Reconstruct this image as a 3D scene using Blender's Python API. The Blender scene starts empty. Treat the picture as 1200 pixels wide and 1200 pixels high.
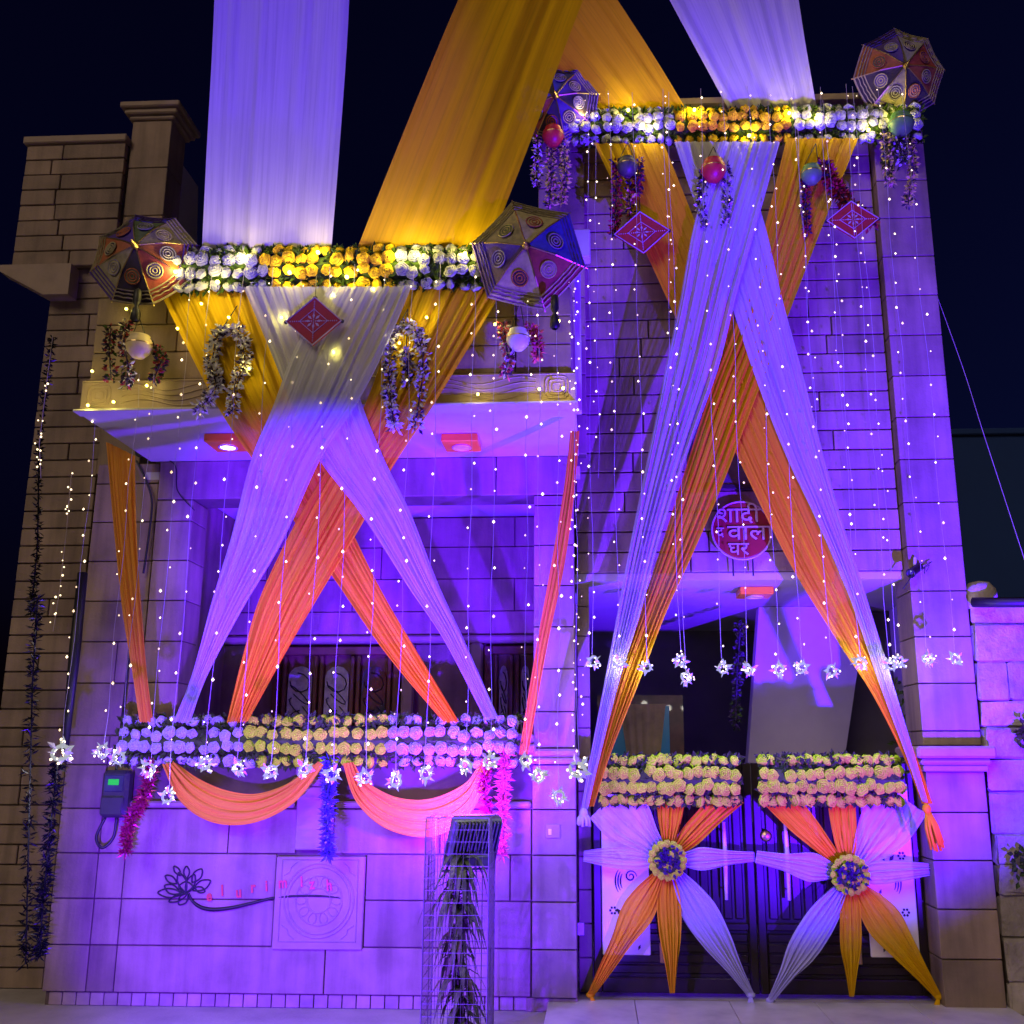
import bpy, math, random
from mathutils import Vector, Matrix, Euler
random.seed(7)
R = math.radians
scene = bpy.context.scene
C = scene.collection
# ------------------------------------------------------------------ camera
FPX, PPX, PPY = 1163.0, 640.0, 620.0          # focal length and principal point in photograph pixels (1200 wide)
CAM = Vector((0, -8.86, 1.9)); YAW, PITCH = R(2.8), R(13.0)
cd = bpy.data.cameras.new('camera'); cam = bpy.data.objects.new('camera', cd); C.objects.link(cam)
cam.location = CAM; cam.rotation_euler = (R(90) + PITCH, 0, YAW)
cd.sensor_width = 36; cd.lens = 36 * FPX / 1200; cd.shift_x = -(PPX - 600) / 1200; cd.shift_y = (PPY - 600) / 1200
cd.clip_start = .05; cd.clip_end = 2000
scene.camera = cam
# ------------------------------------------------------------------ world, sun, flood lamps, exposure
world = bpy.data.worlds.new('World'); scene.world = world; world.use_nodes = True
wn = world.node_tree; bg = wn.nodes['Background']
sky = wn.nodes.new('ShaderNodeTexSky'); sky.sky_type = 'NISHITA'; sky.sun_disc = False
sky.sun_elevation = R(-2.5); sky.sun_rotation = R(70); sky.air_density = 1.2; sky.dust_density = .4; sky.ozone_density = 7
wn.links.new(sky.outputs['Color'], bg.inputs['Color']); bg.inputs['Strength'].default_value = .14
def lamp(name, kind, loc, target, color, energy, **kw):
    l = bpy.data.lights.new(name, kind); l.color = color; l.energy = energy
    for k, v in kw.items(): setattr(l, k, v)
    o = bpy.data.objects.new(name, l); C.objects.link(o); o.location = loc
    o.rotation_euler = (Vector(target) - Vector(loc)).to_track_quat('-Z', 'Y').to_euler()
    return o
lamp('sun', 'SUN', (-6, -14, 12), (0, 0, 3.2), (1.0, .80, .58), .80, angle=R(25))
PURPLE1, PURPLE2 = (.095, .004, 1.0), (.07, .002, 1.0)
FLOOD1 = Vector((-1.04, -1.0, 1.30)); FLOOD3 = Vector((-2.9, -4.0, .5)); FLOOD5 = Vector((-1.4, -6.4, .15)); FLOOD6 = Vector((.6, -4.2, .35)); FLOOD4 = Vector((-2.3, -6.2, .15)); FLOOD2 = Vector((3.4, -4.3, .22))
FDIR1 = (Vector((-1.65, 0, 1.9)) - FLOOD1).normalized(); FDIR2 = (Vector((1.6, .2, 3.6)) - FLOOD2).normalized()
scene.view_settings.view_transform = 'Standard'; scene.view_settings.look = 'None'
scene.view_settings.exposure = 0; scene.view_settings.gamma = 1; scene.view_settings.use_curve_mapping = False
scene.cycles.use_denoising = True; scene.cycles.sample_clamp_indirect = 2.0; scene.cycles.max_bounces = 5; scene.cycles.diffuse_bounces = 2; scene.cycles.glossy_bounces = 2; scene.cycles.transmission_bounces = 3; scene.cycles.adaptive_threshold = .03
scene.cycles.transparent_max_bounces = 8; scene.cycles.caustics_reflective = False; scene.cycles.caustics_refractive = False
# ------------------------------------------------------------------ photograph pixel -> point in the place
FW = Vector((-math.sin(YAW) * math.cos(PITCH), math.cos(YAW) * math.cos(PITCH), math.sin(PITCH)))
RT = Vector((math.cos(YAW), math.sin(YAW), 0)); UP = RT.cross(FW)
def ray(x, y): return FW + RT * ((x - PPX) / FPX) + UP * ((PPY - y) / FPX)
def P(x, y, Y):
    d = ray(x, y); return CAM + d * ((Y - CAM.y) / d.y)
def PZ(x, y, z):
    d = ray(x, y); return CAM + d * ((z - CAM.z) / d.z)
# ------------------------------------------------------------------ materials
MATS = {}
def newmat(name):
    m = bpy.data.materials.new(name); m.use_nodes = True; MATS[name] = m
    return m, m.node_tree, m.node_tree.nodes['Principled BSDF']
def ramp(nt, fac, stops):
    r = nt.nodes.new('ShaderNodeValToRGB'); e = r.color_ramp.elements
    e[0].position, e[0].color = stops[0][0], (*stops[0][1], 1); e[1].position, e[1].color = stops[-1][0], (*stops[-1][1], 1)
    for p, c in stops[1:-1]:
        n = e.new(p); n.color = (*c, 1)
    nt.links.new(fac, r.inputs['Fac']); return r.outputs['Color']
def noise(nt, scale, detail=4, coord=None, stretch=None, rough=.55):
    n = nt.nodes.new('ShaderNodeTexNoise'); n.inputs['Scale'].default_value = scale
    n.inputs['Detail'].default_value = detail; n.inputs['Roughness'].default_value = rough
    tc = nt.nodes.new('ShaderNodeTexCoord'); src = tc.outputs[coord or 'Object']
    if stretch:
        mp = nt.nodes.new('ShaderNodeMapping'); mp.inputs['Scale'].default_value = stretch
        nt.links.new(src, mp.inputs['Vector']); src = mp.outputs['Vector']
    nt.links.new(src, n.inputs['Vector']); return n.outputs['Fac']
def bump(nt, b, fac, strength, dist=.01):
    n = nt.nodes.new('ShaderNodeBump'); n.inputs['Strength'].default_value = strength; n.inputs['Distance'].default_value = dist
    nt.links.new(fac, n.inputs['Height']); nt.links.new(n.outputs['Normal'], b.inputs['Normal'])
def mul(c, k): return tuple(min(1, x * k) for x in c)
def surf(name, col, rough=.7, metal=0, var=.25, scale=6, bscale=60, bstr=.25, bdist=.004, objvar=0, spec=.5, coat=0, streak=0):
    m, nt, b = newmat(name)
    b.inputs['Roughness'].default_value = rough; b.inputs['Metallic'].default_value = metal
    b.inputs['Specular IOR Level'].default_value = spec; b.inputs['Coat Weight'].default_value = coat
    c = ramp(nt, noise(nt, scale, 6), [(.28, mul(col, 1 - var)), (.5, col), (.75, mul(col, 1 + var * .8))])
    if streak:
        sf = ramp(nt, noise(nt, 1.0, 5, None, (7, 7, .7)), [(.3, (1 - streak,) * 3), (.6, (1, 1, 1))]); sm = nt.nodes.new('ShaderNodeVectorMath'); sm.operation = 'MULTIPLY'
        nt.links.new(c, sm.inputs[0]); nt.links.new(sf, sm.inputs[1]); c = sm.outputs['Vector']
    if objvar:
        oi = nt.nodes.new('ShaderNodeObjectInfo'); mr = nt.nodes.new('ShaderNodeMapRange')
        mr.inputs['To Min'].default_value = 1 - objvar; mr.inputs['To Max'].default_value = 1 + objvar
        nt.links.new(oi.outputs['Random'], mr.inputs['Value'])
        mx = nt.nodes.new('ShaderNodeVectorMath'); mx.operation = 'SCALE'
        nt.links.new(c, mx.inputs[0]); nt.links.new(mr.outputs['Result'], mx.inputs['Scale']); c = mx.outputs['Vector']
    nt.links.new(c, b.inputs['Base Color'])
    if bstr: bump(nt, b, noise(nt, bscale, 5), bstr, bdist)
    return m
def fabric(name, col, transp=.05, transl=.35, sheen=.3, bmp=.55, spec=.3):
    m, nt, b = newmat(name)
    f = noise(nt, 3.0, 5, 'UV', (14, .35, 1)); f2 = noise(nt, 260, 2, 'UV')
    c = ramp(nt, f, [(.25, mul(col, .80)), (.5, col), (.8, mul(col, 1.12))])
    nt.links.new(c, b.inputs['Base Color']); b.inputs['Roughness'].default_value = .55
    b.inputs['Sheen Weight'].default_value = sheen; b.inputs['Specular IOR Level'].default_value = spec
    ad = nt.nodes.new('ShaderNodeMath'); ad.operation = 'MULTIPLY_ADD'; ad.inputs[1].default_value = .12
    nt.links.new(f2, ad.inputs[0]); nt.links.new(f, ad.inputs[2]); bump(nt, b, ad.outputs[0], bmp, .012)
    tl = nt.nodes.new('ShaderNodeBsdfTranslucent'); nt.links.new(c, tl.inputs['Color'])
    tr = nt.nodes.new('ShaderNodeBsdfTransparent')
    m1 = nt.nodes.new('ShaderNodeMixShader'); m1.inputs[0].default_value = transl
    m2 = nt.nodes.new('ShaderNodeMixShader'); m2.inputs[0].default_value = transp
    nt.links.new(b.outputs[0], m1.inputs[1]); nt.links.new(tl.outputs[0], m1.inputs[2])
    nt.links.new(m1.outputs[0], m2.inputs[1]); nt.links.new(tr.outputs[0], m2.inputs[2])
    nt.links.new(m2.outputs[0], nt.nodes['Material Output'].inputs['Surface'])
    return m
def glow(name, col, strength):
    m, nt, b = newmat(name)
    b.inputs['Base Color'].default_value = (*col, 1); b.inputs['Emission Color'].default_value = (*col, 1)
    b.inputs['Emission Strength'].default_value = strength; b.inputs['Roughness'].default_value = .3
    m.cycles.emission_sampling = 'NONE'
    return m
surf('stone', (.29, .205, .155), .8, var=.28, scale=2.6, streak=.35, bscale=45, bstr=.5, bdist=.008, objvar=.17)
surf('mortar', (.12, .085, .065), .95)
surf('carved', (.32, .235, .18), .75, var=.15, bscale=80, bstr=.3)
surf('plaster', (.52, .50, .48), .75, var=.06, bscale=90, bstr=.12)
surf('grey_plaster', (.42, .37, .36), .85, var=.1, scale=2, bscale=60, bstr=.2)
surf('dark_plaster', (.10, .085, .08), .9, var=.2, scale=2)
surf('marble', (.62, .58, .58), .3, var=.28, scale=3.5, bstr=.05, objvar=.05)
surf('concrete', (.45, .40, .40), .8, var=.22, scale=2.2, bscale=30, bstr=.5, bdist=.01)
surf('tile', (.33, .24, .2), .6, objvar=.2, bstr=.2)
surf('rubble', (.40, .34, .32), .9, var=.4, scale=5, bscale=22, bstr=.8, bdist=.03, objvar=.22)
surf('gate_metal', (.022, .013, .013), .35, metal=.3, var=.3, bscale=120, bstr=.08)
surf('gate_panel', (.016, .010, .011), .45, metal=.2, var=.3, bscale=120, bstr=.1)
surf('white_panel', (.80, .78, .76), .4, var=.06, bstr=.05)
surf('black', (.012, .011, .012), .5, var=.2, bstr=.1)
surf('cable', (.015, .014, .016), .45, bstr=0)
surf('steel', (.55, .55, .56), .25, metal=1, var=.1, bstr=.05)
surf('brass', (.55, .40, .16), .35, metal=1, var=.2, bstr=.1)
surf('galvanised', (.20, .19, .18), .45, metal=.7, var=.2, bstr=.1)
surf('housing', (.10, .11, .10), .5, metal=.5, var=.2, bscale=150, bstr=.15)
surf('wood', (.13, .045, .025), .35, var=.4, scale=9, bscale=40, bstr=.2, coat=.3)
surf('orange_box', (.80, .30, .01), .4, var=.08, bstr=.05)
surf('white_plastic', (.75, .74, .72), .35, var=.05, bstr=.03)
surf('meter_body', (.05, .055, .045), .35, var=.15, bstr=.05)
surf('sign_red', (.22, .004, .012), .45, var=.15, bstr=.1)
surf('sign_silver', (.42, .30, .33), .45, metal=.2, var=.1, bstr=.05)
surf('logo_black', (.006, .005, .006), .5, var=.1, bstr=0)
surf('letter_red', (.55, .07, .03), .5, var=.1, bstr=0)
surf('leaf', (.045, .085, .012), .6, spec=.15, var=.5, scale=20, bstr=.2)
surf('plant_leaf', (.07, .09, .03), .42, var=.6, scale=14, bstr=.2)
surf('dry_leaf', (.12, .085, .05), .6, var=.4, scale=14, bstr=.2)
surf('stem', (.06, .045, .03), .8, var=.4)
surf('rose_white', (.40, .42, .42), .7, var=.12, scale=30, bstr=.1, objvar=.10, spec=.2)
surf('rose_cream', (.47, .82, .020), .7, var=.10, scale=30, bstr=.1, objvar=.08, spec=.08)
surf('rose_yellow', (.93, .62, .02), .7, var=.15, scale=30, bstr=.1, objvar=.10, spec=.08)
surf('petal_white', (.75, .73, .74), .6, var=.1, bstr=0)
surf('petal_dark', (.035, .015, .05), .6, var=.4, bstr=0)
surf('petal_red', (.36, .012, .03), .6, var=.3, bstr=0)
surf('petal_pink', (.70, .09, .16), .6, var=.25, bstr=0)
surf('petal_yellow', (.72, .60, .22), .6, var=.2, bstr=0)
surf('tinsel_purple', (.16, .10, .55), .3, metal=.4, var=.4, bstr=0)
surf('tinsel_red', (.45, .02, .10), .3, metal=.4, var=.4, bstr=0)
surf('tinsel_black', (.02, .02, .035), .25, metal=.5, var=.6, bstr=0)
surf('kite_red', (.34, .008, .015), .7, var=.15, scale=30, bstr=.2)
surf('wire_grey', (.42, .38, .42), .6, bstr=0)
surf('thread_white', (.42, .34, .33), .7, var=.1, bstr=0)
surf('pot_cream', (.72, .58, .30), .5, var=.12, bstr=.1)
surf('pot_red', (.50, .02, .03), .45, var=.15, bstr=.1)
surf('pot_green', (.12, .30, .10), .5, var=.15, bstr=.1)
surf('pot_dark', (.06, .07, .05), .5, var=.3, bstr=.1)
surf('pot_white', (.65, .62, .60), .5, var=.15, bstr=.1)
for n_, c_ in (('um_orange', (.55, .16, .05)), ('um_tan', (.42, .36, .22)), ('um_purple', (.12, .05, .34)), ('um_red', (.45, .07, .05)),
               ('um_blue', (.06, .06, .40)), ('um_cream', (.60, .52, .28)), ('um_green', (.16, .22, .10)), ('um_dark', (.05, .03, .06)), ('um_grey', (.42, .38, .40))):
    surf(n_, mul(c_, .62), .75, var=.3, scale=25, bscale=120, bstr=.3)
surf('far_wall', (.006, .03, .15), .9, var=.1, scale=.6, bstr=.1)
surf('far_pane', (.01, .012, .02), .2, bstr=0)
surf('curtain', (.50, .42, .10), .8, var=.3, bstr=.1)
fabric('cloth_white', (.64, .65, .67), .24, .30)
fabric('cloth_lilac', (.72, .69, .70), .03, .40, bmp=.12)
fabric('cloth_mustard', (.93, .56, .008), .04, .35, 0, .25, .08)
fabric('cloth_yellow', (.93, .58, .012), .05, .35, 0, .55, .08)
fabric('cloth_orange', (.95, .42, .03), .02, .30, .1, .5, .15)
glow('bulb', (1.0, .80, .44), 2.8); glow('bulb_dim', (1.0, .72, .34), 1.3); glow('bulb_yellow', (1.0, .88, .12), 10); glow('lens_white', (1, .95, .88), 12); glow('lens_purple', (.3, .1, 1), 8)
glow('lcd', (.02, .55, .10), 1.0); MATS['lcd'].node_tree.nodes['Principled BSDF'].inputs['Base Color'].default_value = (.01, .03, .01, 1); glow('crystal_glow', (.90, .95, .92), .40); MATS['crystal_glow'].node_tree.nodes['Principled BSDF'].inputs['Base Color'].default_value = (.06, .07, .07, 1)
m, nt, b = newmat('glass'); b.inputs['Base Color'].default_value = (.35, .42, .42, 1); b.inputs['Roughness'].default_value = .08
b.inputs['Transmission Weight'].default_value = .55; b.inputs['Alpha'].default_value = .9
surf('glass_dark', (.05, .065, .07), .08, var=.4, bscale=25, bstr=.25, spec=.8)
glow('glass_teal_lit', (.02, .20, .26), .10)  # weak emission on the pane stands in for room light behind it
surf('glass_frost', (.42, .40, .42), .25, var=.35, scale=18, bscale=30, bstr=.5, spec=.6)
# ------------------------------------------------------------------ mesh tools
def frame(d):
    d = Vector(d).normalized(); a = Vector((0, 0, 1)) if abs(d.z) < .9 else Vector((1, 0, 0))
    u = a.cross(d).normalized(); return u, d.cross(u)
class MB:
    def __init__(s): s.v, s.f, s.m, s.uv = [], [], [], None
    def add(s, vs, fs, mi=0):
        o = len(s.v); s.v += [tuple(x) for x in vs]; s.f += [tuple(i + o for i in f) for f in fs]; s.m += [mi] * len(fs); return s
    def box(s, x0, x1, y0, y1, z0, z1, mi=0, b=0, M=None):
        if b <= 0:
            vs = [(x, y, z) for z in (z0, z1) for y in (y0, y1) for x in (x0, x1)]
            fs = [(0, 2, 3, 1), (4, 5, 7, 6), (0, 1, 5, 4), (2, 6, 7, 3), (0, 4, 6, 2), (1, 3, 7, 5)]
        else:
            b = min(b, .45 * (x1 - x0), .45 * (y1 - y0), .45 * (z1 - z0)); vs = []; ix = {}
            lo, hi = (x0, y0, z0), (x1, y1, z1)
            for c in range(8):
                s3 = [(c >> k) & 1 for k in range(3)]
                for ax in range(3):
                    p = []
                    for k in range(3):
                        e = hi[k] if s3[k] else lo[k]
                        p.append(e if k == ax else (e - b if s3[k] else e + b))
                    ix[(c, ax)] = len(vs); vs.append(tuple(p))
            fs = []
            for ax in range(3):
                a1, a2 = (ax + 1) % 3, (ax + 2) % 3
                for sd in (0, 1):
                    cs = [sd << ax | i << a1 | j << a2 for i, j in ((0, 0), (1, 0), (1, 1), (0, 1))]
                    q = [ix[(c, ax)] for c in cs]; fs.append(q if sd else q[::-1])
                for i in (0, 1):
                    for j in (0, 1):
                        c0 = i << a1 | j << a2; c1 = c0 | 1 << ax
                        q = [ix[(c0, a1)], ix[(c1, a1)], ix[(c1, a2)], ix[(c0, a2)]]
                        fs.append(q if i == j else q[::-1])
            for c in range(8):
                q = [ix[(c, k)] for k in range(3)]
                fs.append(q if bin(c).count('1') % 2 else q[::-1])
        if M is not None: vs = [M @ Vector(v) for v in vs]
        return s.add(vs, fs, mi)
    def tube(s, pts, r, n=6, mi=0, closed=False, flat=None):
        pts = [Vector(p) for p in pts]; k = len(pts); vs, fs = [], []; pu = None
        for i, p in enumerate(pts):
            a = pts[(i - 1) % k] if closed or i else p; c = pts[(i + 1) % k] if closed or i < k - 1 else p
            d = (c - a).normalized() if (c - a).length > 1e-9 else Vector((0, 0, 1))
            if pu is None: u, w = frame(d)
            else:
                u = (pu - d * pu.dot(d)); u = u.normalized() if u.length > 1e-6 else frame(d)[0]; w = d.cross(u)
            pu = u; rr = r[i] if isinstance(r, (list, tuple)) else r
            for j in range(n):
                t = 2 * math.pi * j / n; vs.append(p + u * (rr * math.cos(t)) + w * (rr * math.sin(t)))
        for i in range(k if closed else k - 1):
            for j in range(n):
                a, b2 = i * n + j, i * n + (j + 1) % n; c2, d2 = ((i + 1) % k) * n + j, ((i + 1) % k) * n + (j + 1) % n
                fs.append((a, b2, d2, c2))
        if not closed: fs += [tuple(range(n))[::-1], tuple((k - 1) * n + j for j in range(n))]
        return s.add(vs, fs, mi)
    def lathe(s, prof, c=(0, 0, 0), axis=(0, 0, 1), n=14, mi=0, a0=0, a1=2 * math.pi):
        u, w = frame(axis); d = Vector(axis).normalized(); c = Vector(c); vs, fs = [], []
        full = abs(a1 - a0 - 2 * math.pi) < 1e-4; m = n if full else n + 1
        for r, h in prof:
            for j in range(m):
                t = a0 + (a1 - a0) * j / n; vs.append(c + d * h + u * (r * math.cos(t)) + w * (r * math.sin(t)))
        for i in range(len(prof) - 1):
            for j in range(n):
                j2 = (j + 1) % m; fs.append((i * m + j, i * m + j2, (i + 1) * m + j2, (i + 1) * m + j))
        return s.add(vs, fs, mi)
    def ball(s, c, r, n=8, k=6, mi=0, sq=(1, 1, 1)):
        o = len(s.v); s.lathe([(max(1e-4, r * math.sin(math.pi * i / k)), -r * math.cos(math.pi * i / k)) for i in range(k + 1)], (0, 0, 0), n=n, mi=mi)
        for i in range(o, len(s.v)):
            v = s.v[i]; s.v[i] = (c[0] + v[0] * sq[0], c[1] + v[1] * sq[1], c[2] + v[2] * sq[2])
        return s
    def poly(s, pts, y0, y1, mi=0):              # outline in x,z extruded from y0 (front) to y1
        n = len(pts); vs = [(x, y0, z) for x, z in pts] + [(x, y1, z) for x, z in pts]
        fs = [tuple(range(n)), tuple(range(2 * n - 1, n - 1, -1))] + [(i, i + n, (i + 1) % n + n, (i + 1) % n) for i in range(n)]
        return s.add(vs, fs, mi)
    def leafq(s, p, d, up, L, W, mi=0, fold=.25):
        d = Vector(d).normalized(); sd = d.cross(Vector(up)); sd = sd.normalized() if sd.length > 1e-5 else frame(d)[0]; nn = sd.cross(d)
        p = Vector(p); a = p + d * L * .5
        return s.add([p, a + sd * W / 2 + nn * W * fold, p + d * L, a - sd * W / 2 + nn * W * fold, a - nn * W * fold * .3], [(0, 1, 4), (1, 2, 4), (2, 3, 4), (3, 0, 4)], mi)
    def mesh(s, name, mats, smooth=False):
        me = bpy.data.meshes.new(name); me.from_pydata(s.v, [], s.f); me.update()
        for x in ([mats] if isinstance(mats, str) else mats): me.materials.append(MATS[x])
        me.polygons.foreach_set('material_index', s.m)
        if smooth: me.polygons.foreach_set('use_smooth', [True] * len(s.f))
        if s.uv:
            l = me.uv_layers.new(name='UVMap'); vi = [0] * len(me.loops); me.loops.foreach_get('vertex_index', vi)
            l.data.foreach_set('uv', [c for i in vi for c in s.uv[i]])
        return me
    def build(s, name, mats, parent=None, smooth=False, loc=None): return put(name, s.mesh(name, mats, smooth), parent, loc)
def put(name, me, parent=None, loc=None, rot=None, scale=None):
    o = bpy.data.objects.new(name, me); C.objects.link(o)
    if loc is not None: o.location = loc
    if rot is not None: o.rotation_euler = rot
    if scale is not None: o.scale = (scale,) * 3 if isinstance(scale, (int, float)) else scale
    if parent is not None:
        o.parent = parent
        if parent.type == 'EMPTY': o.matrix_parent_inverse = Matrix.Translation(-Vector(parent.location))
    return o
def tag(o, label=None, cat=None, group=None, kind=None):
    for k, v in (('label', label), ('category', cat), ('group', group), ('kind', kind)):
        if v: o[k] = v
    return o
def thing(name, label, cat, loc=(0, 0, 0), group=None):
    o = bpy.data.objects.new(name, None); C.objects.link(o); o.location = loc; o.empty_display_size = .1
    return tag(o, label, cat, group)
def bx(name, parent, mat, x0, x1, y0, y1, z0, z1, b=.006):
    return MB().box(x0, x1, y0, y1, z0, z1, 0, b).build(name, mat, parent)
def ordinal(i): return ['first', 'second', 'third', 'fourth', 'fifth', 'sixth', 'seventh', 'eighth', 'ninth', 'tenth', 'eleventh', 'twelfth', 'thirteenth',
    'fourteenth', 'fifteenth', 'sixteenth', 'seventeenth', 'eighteenth', 'nineteenth', 'twentieth', 'twenty-first', 'twenty-second'][i]
def cr(p, t):                                   # Catmull-Rom through list p (Vectors or floats), t in 0..1
    n = len(p) - 1; x = min(max(t * n, 0), n - 1e-6); i = int(x); f = x - i
    a, b, c, d = p[max(i - 1, 0)], p[i], p[i + 1], p[min(i + 2, n)]
    return (b * 2 + (c - a) * f + (a * 2 - b * 5 + c * 4 - d) * f * f + (b * 3 - a - c * 3 + d) * f * f * f) * .5
def stones(parent, x0, x1, z0, z1, yf, yb, rows, cols, gap=.010, b=.005, jit=.003, rng=None, mat='stone'):
    """rows: list of z joints; cols: function(row)->list of x joints. One object for each stone."""
    rng = rng or random.Random(int((x0 * 31 + z0 * 17 + yf * 7) * 100))
    for r in range(len(rows) - 1):
        xs = cols(r)
        for k in range(len(xs) - 1):
            j = rng.uniform(-jit, jit); g = gap / 2
            MB().box(xs[k] + g, xs[k + 1] - g, yf + j, yb, rows[r] + g, rows[r + 1] - g, 0, b).build('stone_block', mat, parent)
def steps(a, b, h):
    n = max(1, round((b - a) / h)); return [a + (b - a) * i / n for i in range(n + 1)]
def rand_cols(a, b, lo, hi, seed):
    rng = random.Random(seed)
    def f(r):
        xs = [a]; x = a + rng.uniform(.3, 1) * hi * .8
        while x < b - lo * .5: xs.append(x); x += rng.uniform(lo, hi)
        return xs + [b]
    return f
# ------------------------------------------------------------------ ground and steps
GZ = -.14
def sheet(name, x0, x1, y0, y1, z, mat):
    m = MB(); m.add([(x0, y0, z), (x1, y0, z), (x1, y1, z), (x0, y1, z)], [(0, 1, 2, 3)]); o = m.build(name, mat); tag(o, kind='structure'); return o
sheet('ground', -300, 300, -200, 400, GZ, 'concrete')
ramp_ = thing('entrance_step', 'pale marble step running along the foot of the gate', 'step', (1.4, -.5, GZ))
mb = MB(); mb.box(-.42, 3.32, -1.55, .60, GZ + .002, -.085, 0, 0); mb.build('bed', 'concrete', ramp_)
xs = [-.42, .30, 1.08, 1.78, 2.55, 3.32]
for i in range(5):
    for (ya, yb) in ((-1.55, -.75), (-.747, .10)):
        tilt = 0
        MB().box(xs[i] + .003, xs[i + 1] - .003, ya, yb, -.084, -.062, 0, .004).build('marble_slab', 'marble', ramp_)
# ------------------------------------------------------------------ the house
house = thing('house', 'sandstone block house with projecting balcony and tall gate tower, lit purple', 'house', (-.8, 0, GZ))
def part(mb_, name, mat, parent=house, label=None, smooth=False): return tag(mb_.build(name, mat, parent, smooth), label)
RZ = [-.03 + .375 * k for k in range(14)]
# --- low front wall
low = part(MB().box(-4.715, -.175, .03, .33, -.03, 2.10), 'wall', 'mortar', label='low sandstone front wall carrying the flower sign')
cA = [-4.72, -4.34, -4.10, -2.76, -1.98, -1.53, -.74, -.56]
cB = [-4.72, -4.34, -4.10, -2.40, -1.05, -.56]
def lowcols(r): return {0: [-4.72, -4.34, -4.10, -2.30, -.90, -.56], 1: cA[:4] + [-2.76], 2: cA[:4]}.get(r, cB)
stones(low, -4.72, -.56, 0, 0, 0, .06, [RZ[0], RZ[1]], lambda r: [-4.72, -4.34, -4.10, -2.30, -.90, -.56])
stones(low, -4.72, -.56, 0, 0, 0, .06, [RZ[1], RZ[2], RZ[3]], lambda r: cA[:4])
stones(low, -4.72, -.56, 0, 0, 0, .06, [RZ[1], RZ[2], RZ[3]], lambda r: [-1.98, -1.44, -.74, -.56] if r else [-1.98, -1.25, -.56])
stones(low, -4.72, -.56, 0, 0, 0, .06, [RZ[3], RZ[4]], lambda r: [-4.72, -4.34, -4.10, -3.2, -2.6])
stones(low, -4.72, -.56, 0, 0, 0, .06, [RZ[3], RZ[4]], lambda r: [-2.28, -1.35, -.56])
stones(low, -4.72, -.56, 0, 0, 0, .06, [RZ[4], RZ[5], 2.10], lambda r: [-4.72, -4.34, -4.10])
stones(low, -4.72, -.56, 0, 0, .05, .08, [RZ[4], 1.93], lambda r: [-4.10, -3.2, -2.6])
stones(low, -4.72, -.56, 0, 0, .05, .08, [RZ[4], 1.93], lambda r: [-2.28, -1.35, -.56])
bx('ledge', low, 'carved', -4.10, -2.62, -.05, .06, 1.48, 1.535, .015); bx('ledge', low, 'carved', -2.26, -.56, -.05, .06, 1.48, 1.535, .015)
bx('coping', low, 'carved', -4.14, -.52, -.07, .36, 1.94, 2.02, .015); bx('coping', low, 'carved', -4.12, -.54, -.04, .34, 2.025, 2.11, .02)
for x in (-2.60,):                               # engaged pier between the two swags
    bx('pier', low, 'carved', x, x + .32, -.05, .06, 1.13, 1.66, .012); bx('pier', low, 'carved', x - .04, x + .36, -.09, .06, 1.665, 1.74, .02)
    bx('pier', low, 'carved', x - .02, x + .34, -.07, .06, 1.745, 1.93, .02)
# carved medallion panel
med = MB(); zc, xc = .72, -2.37
med.box(-2.755, -1.985, -.022, .03, RZ[1] - .02, RZ[3] - .02, 0, .008)
medo = part(med, 'carved_panel', 'carved', low, 'square stone panel carved with a round medallion')
mm = MB()
for r_ in (.30, .27, .20, .10): mm.tube([(xc + r_ * math.cos(t * math.pi / 18), -.024, zc + r_ * math.sin(t * math.pi / 18)) for t in range(36)], .007, 5, closed=True)
for q in range(10):
    a = q * math.pi / 5; mm.tube([(xc + (.15 + .045 * math.cos(t)) * math.cos(a + .22 * math.sin(t)), -.024, zc + (.15 + .045 * math.cos(t)) * math.sin(a + .22 * math.sin(t))) for t in [k * math.pi / 6 for k in range(12)]], .005, 4, closed=True)
mm.tube([(xc - .33, -.024, zc - .33), (xc + .33, -.024, zc - .33), (xc + .33, -.024, zc + .33), (xc - .33, -.024, zc + .33)], .006, 4, closed=True)
for sx in (-1, 1):
    for sz in (-1, 1):
        mm.tube([(xc + sx * .31, -.024, zc + sz * .20), (xc + sx * .26, -.024, zc + sz * .23), (xc + sx * .25, -.024, zc + sz * .27), (xc + sx * .20, -.024, zc + sz * .31)], .005, 4)
part(mm, 'carving', 'carved', low)
# right pier of the low wall rising to the lintel, left outer wall and pillar
pr = part(MB().box(-.545, -.185, .03, .36, -.03, 4.27), 'pillar', 'mortar', label='sandstone pillar between verandah and gate')
stones(pr, -.55, -.175, 0, 0, -.03, .38, RZ[:6], lambda r: [-.555, -.172])
stones(pr, -.55, -.175, 0, 1, 0, .37, [1.985] + [2.30 + .375 * k for k in range(6)] + [4.27], lambda r: [-.55, -.175])
bx('capital', pr, 'carved', -.60, -.13, -.075, .40, 1.85, 1.905, .015); bx('capital', pr, 'carved', -.585, -.145, -.055, .39, 1.908, 1.98, .02)
pl = part(MB().box(-4.10, -3.76, .03, .34, 2.10, 4.27), 'pillar', 'mortar', label='sandstone pillar at the outer end of the verandah')
stones(pl, -4.1, -3.75, 0, 2, 0, .37, [2.10] + [2.19 + .375 * k for k in range(1, 6)] + [4.27], lambda r: [-4.105, -3.75])
po = part(MB().box(-4.715, -4.11, .05, .33, 2.10, 4.64), 'wall', 'mortar', label='narrow outer strip of sandstone wall beside the pillar')
stones(po, -4.72, -4.1, 0, 3, .02, .08, [2.10] + [2.19 + .375 * k for k in range(1, 7)] + [4.64], lambda r: [-4.72, -4.36, -4.11] if r % 2 else [-4.72, -4.11])
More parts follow.
